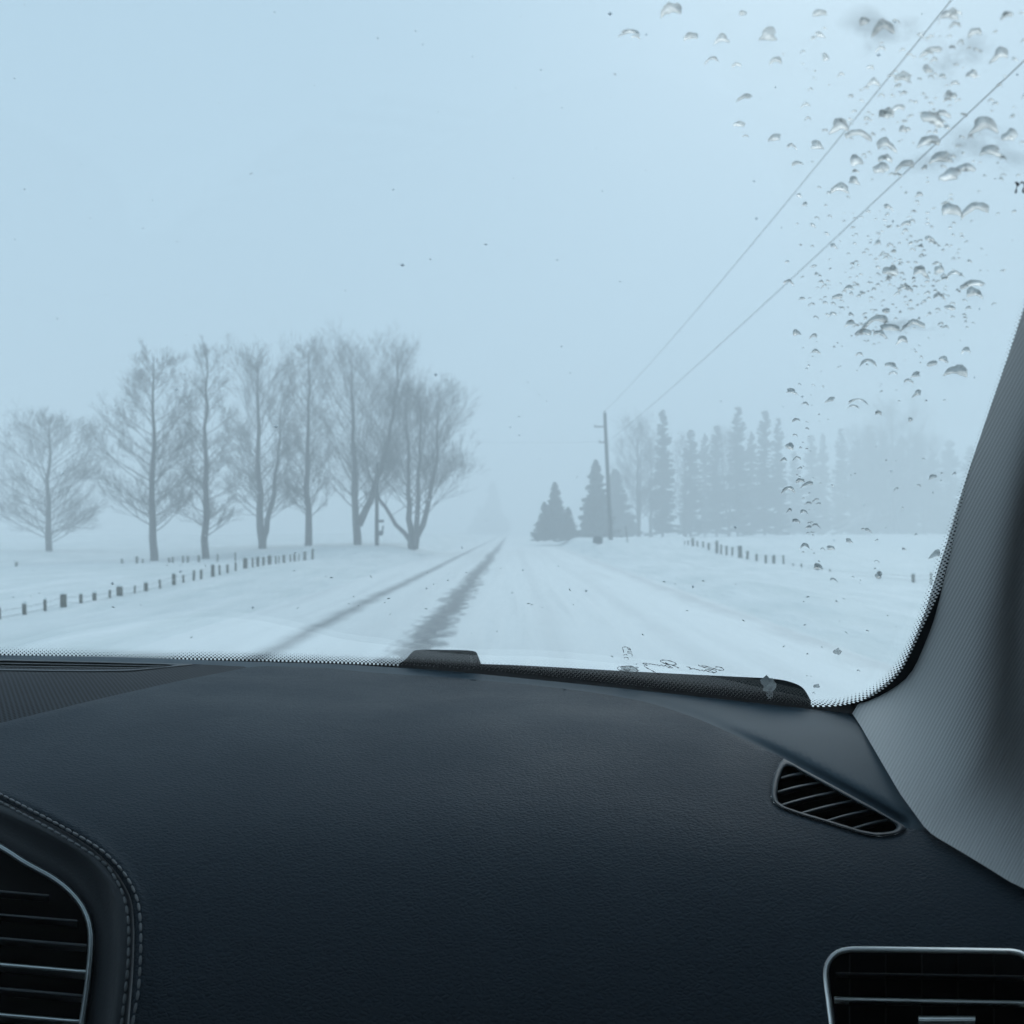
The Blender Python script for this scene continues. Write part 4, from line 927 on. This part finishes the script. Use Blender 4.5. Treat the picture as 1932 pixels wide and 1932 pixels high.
big = [(325, 40, 85, 80), (130, 145, 110, 26), (165, 165, 36, 18), (415, 165, 66, 44), (555, 178, 68, 52), (650, 62, 40, 30), (765, 165, 95, 76), (800, 272, 50, 44), (510, 265, 60, 22), (620, 292, 36, 26), (1000, 60, 70, 40), (1025, 265, 38, 44), (655, 440, 66, 30), (935, 475, 40, 22),
       (1285, 120, 96, 80), (1000, 160, 50, 30), (795, 628, 66, 40), (870, 660, 40, 22), (985, 665, 70, 48), (895, 742, 60, 22), (1085, 575, 90, 84), (1180, 605, 110, 44), (1300, 520, 70, 70), (1300, 655, 90, 60), (1515, 545, 110, 80), (1165, 735, 68, 62), (1275, 768, 76, 66), (1380, 350, 70, 66), (1490, 320, 50, 50), (1690, 340, 60, 46), (1845, 70, 60, 40), (1590, 70, 80, 80), (1700, 145, 60, 50), (1500, 230, 100, 40),
       (1740, 570, 130, 90), (1590, 800, 110, 70), (1660, 765, 90, 50), (1600, 955, 90, 80), (1705, 940, 110, 60), (1095, 855, 80, 56), (1155, 825, 60, 40), (1815, 250, 90, 70), (1860, 620, 80, 70), (1780, 690, 120, 60), (1490, 640, 100, 60), (1550, 720, 120, 60), (1390, 745, 80, 50), (1450, 885, 40, 26), (1390, 1015, 44, 30), (1310, 940, 40, 28), (905, 890, 30, 22), (930, 930, 32, 22), (968, 1025, 26, 22), (1062, 1118, 34, 24), (858, 1278, 44, 20), (970, 1210, 30, 14), (1005, 1280, 28, 16), (918, 1357, 34, 16),
       (1262, 1105, 36, 26), (1320, 1235, 66, 70), (1500, 1085, 44, 30), (1540, 1230, 46, 54), (1460, 1235, 70, 60), (1685, 1290, 110, 40), (1700, 1330, 70, 60), (1610, 1240, 80, 22), (1390, 1305, 60, 26), (1540, 1340, 50, 30), (1590, 1400, 60, 26), (1080, 1350, 40, 40), (1130, 1310, 60, 24), (1300, 1415, 44, 28), (1055, 1425, 36, 20), (1250, 1450, 110, 44), (1320, 1490, 110, 36), (1420, 1468, 110, 34), (1275, 1515, 60, 30), (1200, 1510, 76, 40), (1140, 1470, 60, 30), (893, 1515, 42, 34), (972, 1525, 30, 26), (980, 1597, 46, 20), (1370, 1545, 50, 46), (1180, 1607, 32, 18), (1215, 1638, 70, 22), (1325, 1660, 70, 26), (1330, 1692, 34, 16), (1508, 1655, 40, 44), (1562, 1635, 56, 30), (1620, 1685, 110, 60), (1665, 1590, 40, 34), (1435, 1705, 50, 30), (1400, 1728, 40, 20), (1440, 1790, 46, 34),
       (872, 1780, 60, 26), (932, 1833, 36, 14), (1045, 1818, 50, 24), (1150, 1845, 60, 12), (1180, 1815, 90, 10), (1263, 1875, 26, 18)]
grp = 'meltwater drops on the windscreen'
lc = lambda x_, y_: (1415+x_*.3662, 660.4+y_*.3662)
low = [(237, 358, 40, 16), (232, 437, 24, 12), (205, 500, 50, 40), (175, 562, 30, 20), (240, 555, 40, 16), (257, 607, 24, 14), (258, 672, 44, 26), (293, 690, 60, 24), (200, 712, 60, 26), (300, 787, 40, 12), (338, 770, 30, 14), (352, 790, 30, 10), (202, 825, 26, 22), (277, 832, 36, 24), (235, 878, 40, 20), (340, 900, 40, 14), (303, 912, 34, 16), (608, 928, 34, 18), (280, 1005, 44, 26), (415, 1022, 50, 26), (510, 985, 40, 24), (375, 1022, 24, 10), (793, 1027, 26, 14), (652, 1085, 22, 8), (430, 1180, 36, 14), (940, 655, 50, 24), (1052, 636, 24, 14), (753, 714, 24, 14), (872, 697, 24, 10), (660, 322, 34, 24), (826, 362, 28, 28), (855, 950, 18, 10), (349, 1118, 40, 44), (662, 1165, 40, 44), (955, 1055, 52, 56)]
DR = [(1132+x_*.41515, y_*.41515, a*.41515*.95, b*.41515*.95) for x_, y_, a, b in big]+[(*lc(x_, y_), a*.3662, b*.3662) for x_, y_, a, b in low]
def zone(u, v):
    wu = 1775-(v-25)*.835; wl = 1932-(v-115)*1.083          # the two power lines
    if v > 640:
        if v < 720 and u > 1500: return 'just above the faint wood'
        if v < 820: return 'on the treetops of the faint wood'
        if u < 1560: return 'beside the last right hand spruce' if v < 1000 else 'over the snow right of the last spruce'
        return 'in front of the faint wood' if v < 1000 else 'over the snow near the pillar'
    band = 'at the top edge' if v < 90 else 'near the top' if v < 200 else 'at upper height' if v < 300 else 'at middle height' if v < 470 else 'lower down'
    side = 'left of both power lines' if u < wu-8 else 'between the power lines' if u < wl else 'right of both power lines'
    return side+' '+band
cl = {}
for i, (u, v, a, b) in enumerate(DR):
    kind = 'large' if a*b > 800 else 'medium' if a*b > 270 else 'small'
    if a/b > 3: kind += ' streaky'
    cl.setdefault((kind, zone(u, v)), []).append(i)
ORD = ['leftmost', 'second', 'third', 'fourth', 'fifth', 'sixth', 'seventh', 'eighth', 'ninth', 'tenth', 'eleventh', 'twelfth', 'thirteenth', 'fourteenth', 'fifteenth', 'sixteenth', 'seventeenth', 'eighteenth', 'nineteenth', 'twentieth']
for (kind, zn), ids in cl.items():
    ids.sort(key=lambda i: DR[i][0])
    for k, i in enumerate(ids):
        if len(ids) == 1: lab = '%s meltwater drop %s' % (kind, zn)
        elif k == len(ids)-1: lab = 'rightmost %s meltwater drop %s' % (kind, zn)
        elif k == 0: lab = 'leftmost %s meltwater drop %s' % (kind, zn)
        else: lab = '%s meltwater drop %s, %s from left' % (kind, zn, ORD[k])
        u, v, a, b = DR[i]
        o = drop(u, v, a, b, 100+i).build('water_drop', water); tag(o, lab, 'water drop', grp)
# fine spray nobody could count
m = MB(); rnd = random.Random(11); k = 0
while k < 640:
    q = rnd.random()
    if q < .5: u = rnd.gauss(1690, 85); v = rnd.gauss(525, 75)
    elif q < .85: u = rnd.gauss(1760, 130); v = rnd.gauss(190, 120)
    elif q < .93: u = rnd.gauss(1520, 16); v = rnd.uniform(640, 1320)
    else: u = rnd.uniform(1530, 1800); v = rnd.uniform(560, 1320)
    we = interp([q_[0] for q_ in WE], [q_[1] for q_ in WE], v)
    if u < we-10 or u > 1990 or v < -20: continue
    if v > 560 and u > 1905-(v-660)*.36-20: continue
    if v > 1230 and u > 1640: continue
    sz = rnd.uniform(10, 24) if v < 330 and rnd.random() < .22 else rnd.uniform(3, 9)*(1.5 if v < 330 else 1.15 if v < 620 else .7); drop(u, v, sz, sz*rnd.uniform(.45, .8), 1000+k, m); k += 1
tag(m.build('water_spray', water), 'fine spray of tiny drops over the unwiped right part of the windscreen', 'water drops', kind='stuff')
film = bpy.data.materials.new('thin_slush_film'); film.use_nodes = True; nt_ = film.node_tree; nt_.nodes.clear()
fo = N(nt_, 'ShaderNodeOutputMaterial'); ft = N(nt_, 'ShaderNodeBsdfTransparent'); fd = N(nt_, 'ShaderNodeBsdfDiffuse'); fd.inputs[0].default_value = (.45, .5, .5, 1)
fx = N(nt_, 'ShaderNodeMixShader'); fn = N(nt_, 'ShaderNodeTexNoise'); fn.inputs['Scale'].default_value = 70; fn.inputs['Detail'].default_value = 5; ftc = N(nt_, 'ShaderNodeTexCoord')
nt_.links.new(ftc.outputs['Object'], fn.inputs[0]); fu = N(nt_, 'ShaderNodeUVMap'); fs = N(nt_, 'ShaderNodeSeparateXYZ'); nt_.links.new(fu.outputs[0], fs.inputs[0])
fr_ = N(nt_, 'ShaderNodeMapRange', interpolation_type='SMOOTHSTEP'); fr_.inputs[1].default_value = .40; fr_.inputs[2].default_value = .66; fr_.inputs[4].default_value = .30; nt_.links.new(fn.outputs[0], fr_.inputs[0])
nt_.links.new(M(nt_, 'MULTIPLY', fr_.outputs[0], fs.outputs[0]), fx.inputs[0]); nt_.links.new(ft.outputs[0], fx.inputs[1]); nt_.links.new(fd.outputs[0], fx.inputs[2]); nt_.links.new(fx.outputs[0], fo.inputs[0])
for i, (u, v, a, b, lab) in enumerate([(1835, 290, 260, 110, 'smeared grey slush streak in the dense drops right of the power lines'), (1700, 617, 130, 44, 'low smear of slush under the fine cluster of drops'),
        (1655, 55, 170, 90, 'faint slush smear at the top edge left of the upper power line'), (1790, 110, 190, 110, 'faint slush smear between the power lines near the top')]):
    m = MB(); n = 28; uvl = []; rnd = random.Random(60+i)
    R_ = [1+.25*sin(3*k*2*pi/n+i)+.15*sin(5*k*2*pi/n+2*i) for k in range(n)]
    for f in (1, .7, .35):
        for k in range(n): t = 2*pi*k/n; m.v.append(Gd(u+cos(t)*R_[k]*a/2*f, v+sin(t)*R_[k]*b/2*f, .0098-.0006*(1-f))); uvl.append((1-f, 0))
    m.v.append(Gd(u, v, .0091)); uvl.append((1, 0))
    for q in range(2):
        for k in range(n): m.f.append((q*n+k, q*n+(k+1) % n, (q+1)*n+(k+1) % n, (q+1)*n+k))
    for k in range(n): m.f.append((2*n+k, 2*n+(k+1) % n, 3*n))
    o = m.build('slush_smear', film); add_uv(o, [(min(1, q_[0]*1.6), 0) for q_ in uvl]); tag(o, lab, 'slush', 'slush smears on the windscreen')
# ice lump on the wiper, flakes and grit stuck to the glass
def lump(u, v, wpx, hpx, seed, name, mt, lab, cat, g=None, off=.018, hg=.3):
    rnd = random.Random(seed); n = 14; m = MB(); Yd = gdepth(u, v); Hh = wpx/1932*Yd*hg
    R_ = [rnd.uniform(.65, 1.2) for _ in range(n)]
    for f in (1, .8, .4):
        for k in range(n): t = 2*pi*k/n; m.v.append(Gd(u+cos(t)*R_[k]*wpx/2*f, v+sin(t)*R_[k]*hpx/2*f, off-Hh*(1-f)*rnd.uniform(.7, 1.3)))
    m.v.append(Gd(u, v, off-Hh))
    for i in range(2):
        for k in range(n): m.f.append((i*n+k, i*n+(k+1) % n, (i+1)*n+(k+1) % n, (i+1)*n+k))
    for k in range(n): m.f.append((2*n+k, 2*n+(k+1) % n, 3*n))
    m.f.append(tuple(range(n))[::-1])
    o = m.build(name, mt, None, False); tag(o, lab, cat, g); return o
lump(1450, 1290, 30, 30, 5, 'ice_lump', ice, 'pale ice lump stuck over the right end of the wiper', 'ice'); lump(1452, 1309, 12, 26, 6, 'ice_lump', ice, 'narrow icy drip hanging below the ice lump on the wiper', 'ice')
lump(1187, 1262, 38, 15, 8, 'ice_lump', water, 'clear oval ice bead on the top edge of the wiper', 'ice')
for i, (u, v, a, b, lab) in enumerate([(1580, 1229, 15, 13, 'grey ice chip low on the windscreen near the pillar'), (1541, 1294, 14, 9, 'dark ice chip just above the dots beside the wiper tip')]):
    lump(u, v, a, b, 20+i, 'ice_chip', water, lab, 'ice')
m = MB()
rnd = random.Random(21)
marks = [(1160, 140), (997, 1139), (1003, 1141), (979, 786), (1017, 744), (1089, 900), (869, 978), (917, 983), (700, 1088), (845, 1095), (880, 1080), (625, 1090), (557, 1043), (555, 1077), (1003, 1260), (1075, 1113), (1082, 1141), (154, 310), (473, 575), (895, 603), (726, 1137), (658, 1139), (676, 1143)]
for i in range(34): marks.append((rnd.uniform(20, 1600), rnd.uniform(1060, 1240)))
for i in range(9): marks.append((rnd.uniform(20, 1500), rnd.uniform(250, 1000)))
for (u, v) in marks:
    a = rnd.uniform(1.2, 4.5); ang = rnd.gauss(.1, .5); hw = rnd.uniform(.25, .7)
    dx, dy = cos(ang)*a, sin(ang)*a; b = len(m.v)
    m.v += [Gd(u-dx, v-dy, .0105), Gd(u+hw*dy/a, v-hw*dx/a-hw, .0105), Gd(u+dx, v+dy, .0105), Gd(u-hw*dy/a, v+hw, .0105), Gd(u, v, .0098)]
    m.f += [(b, b+1, b+4), (b+1, b+2, b+4), (b+2, b+3, b+4), (b+3, b, b+4), (b+3, b+2, b+1, b)]
tag(m.build('windscreen_grit', grit, None, False), 'tiny specks of grit and ice scattered over the swept glass', 'specks', kind='stuff')

# ------------------------------------------------------------------ haze: blowing snow in the air
m = MB(); m.box((0, 430, 13), (1900, 980, 30.5))
hz = m.build('haze', None, None, False) if False else None
me = bpy.data.meshes.new('haze'); me.from_pydata([tuple(v) for v in m.v], [], m.f)
hm = bpy.data.materials.new('blowing_snow_air'); hm.use_nodes = True; nt = hm.node_tree; nt.nodes.clear()
o_ = nt.nodes.new('ShaderNodeOutputMaterial'); pv = nt.nodes.new('ShaderNodeVolumePrincipled')
pv.inputs['Color'].default_value = (.985, .99, .995, 1); pv.inputs['Density'].default_value = .0088; pv.inputs['Anisotropy'].default_value = 0
nt.links.new(pv.outputs[0], o_.inputs['Volume']); me.materials.append(hm)
ho = link('haze', me); tag(ho, 'pale blowing snow haze filling the air over road and fields', kind='stuff')
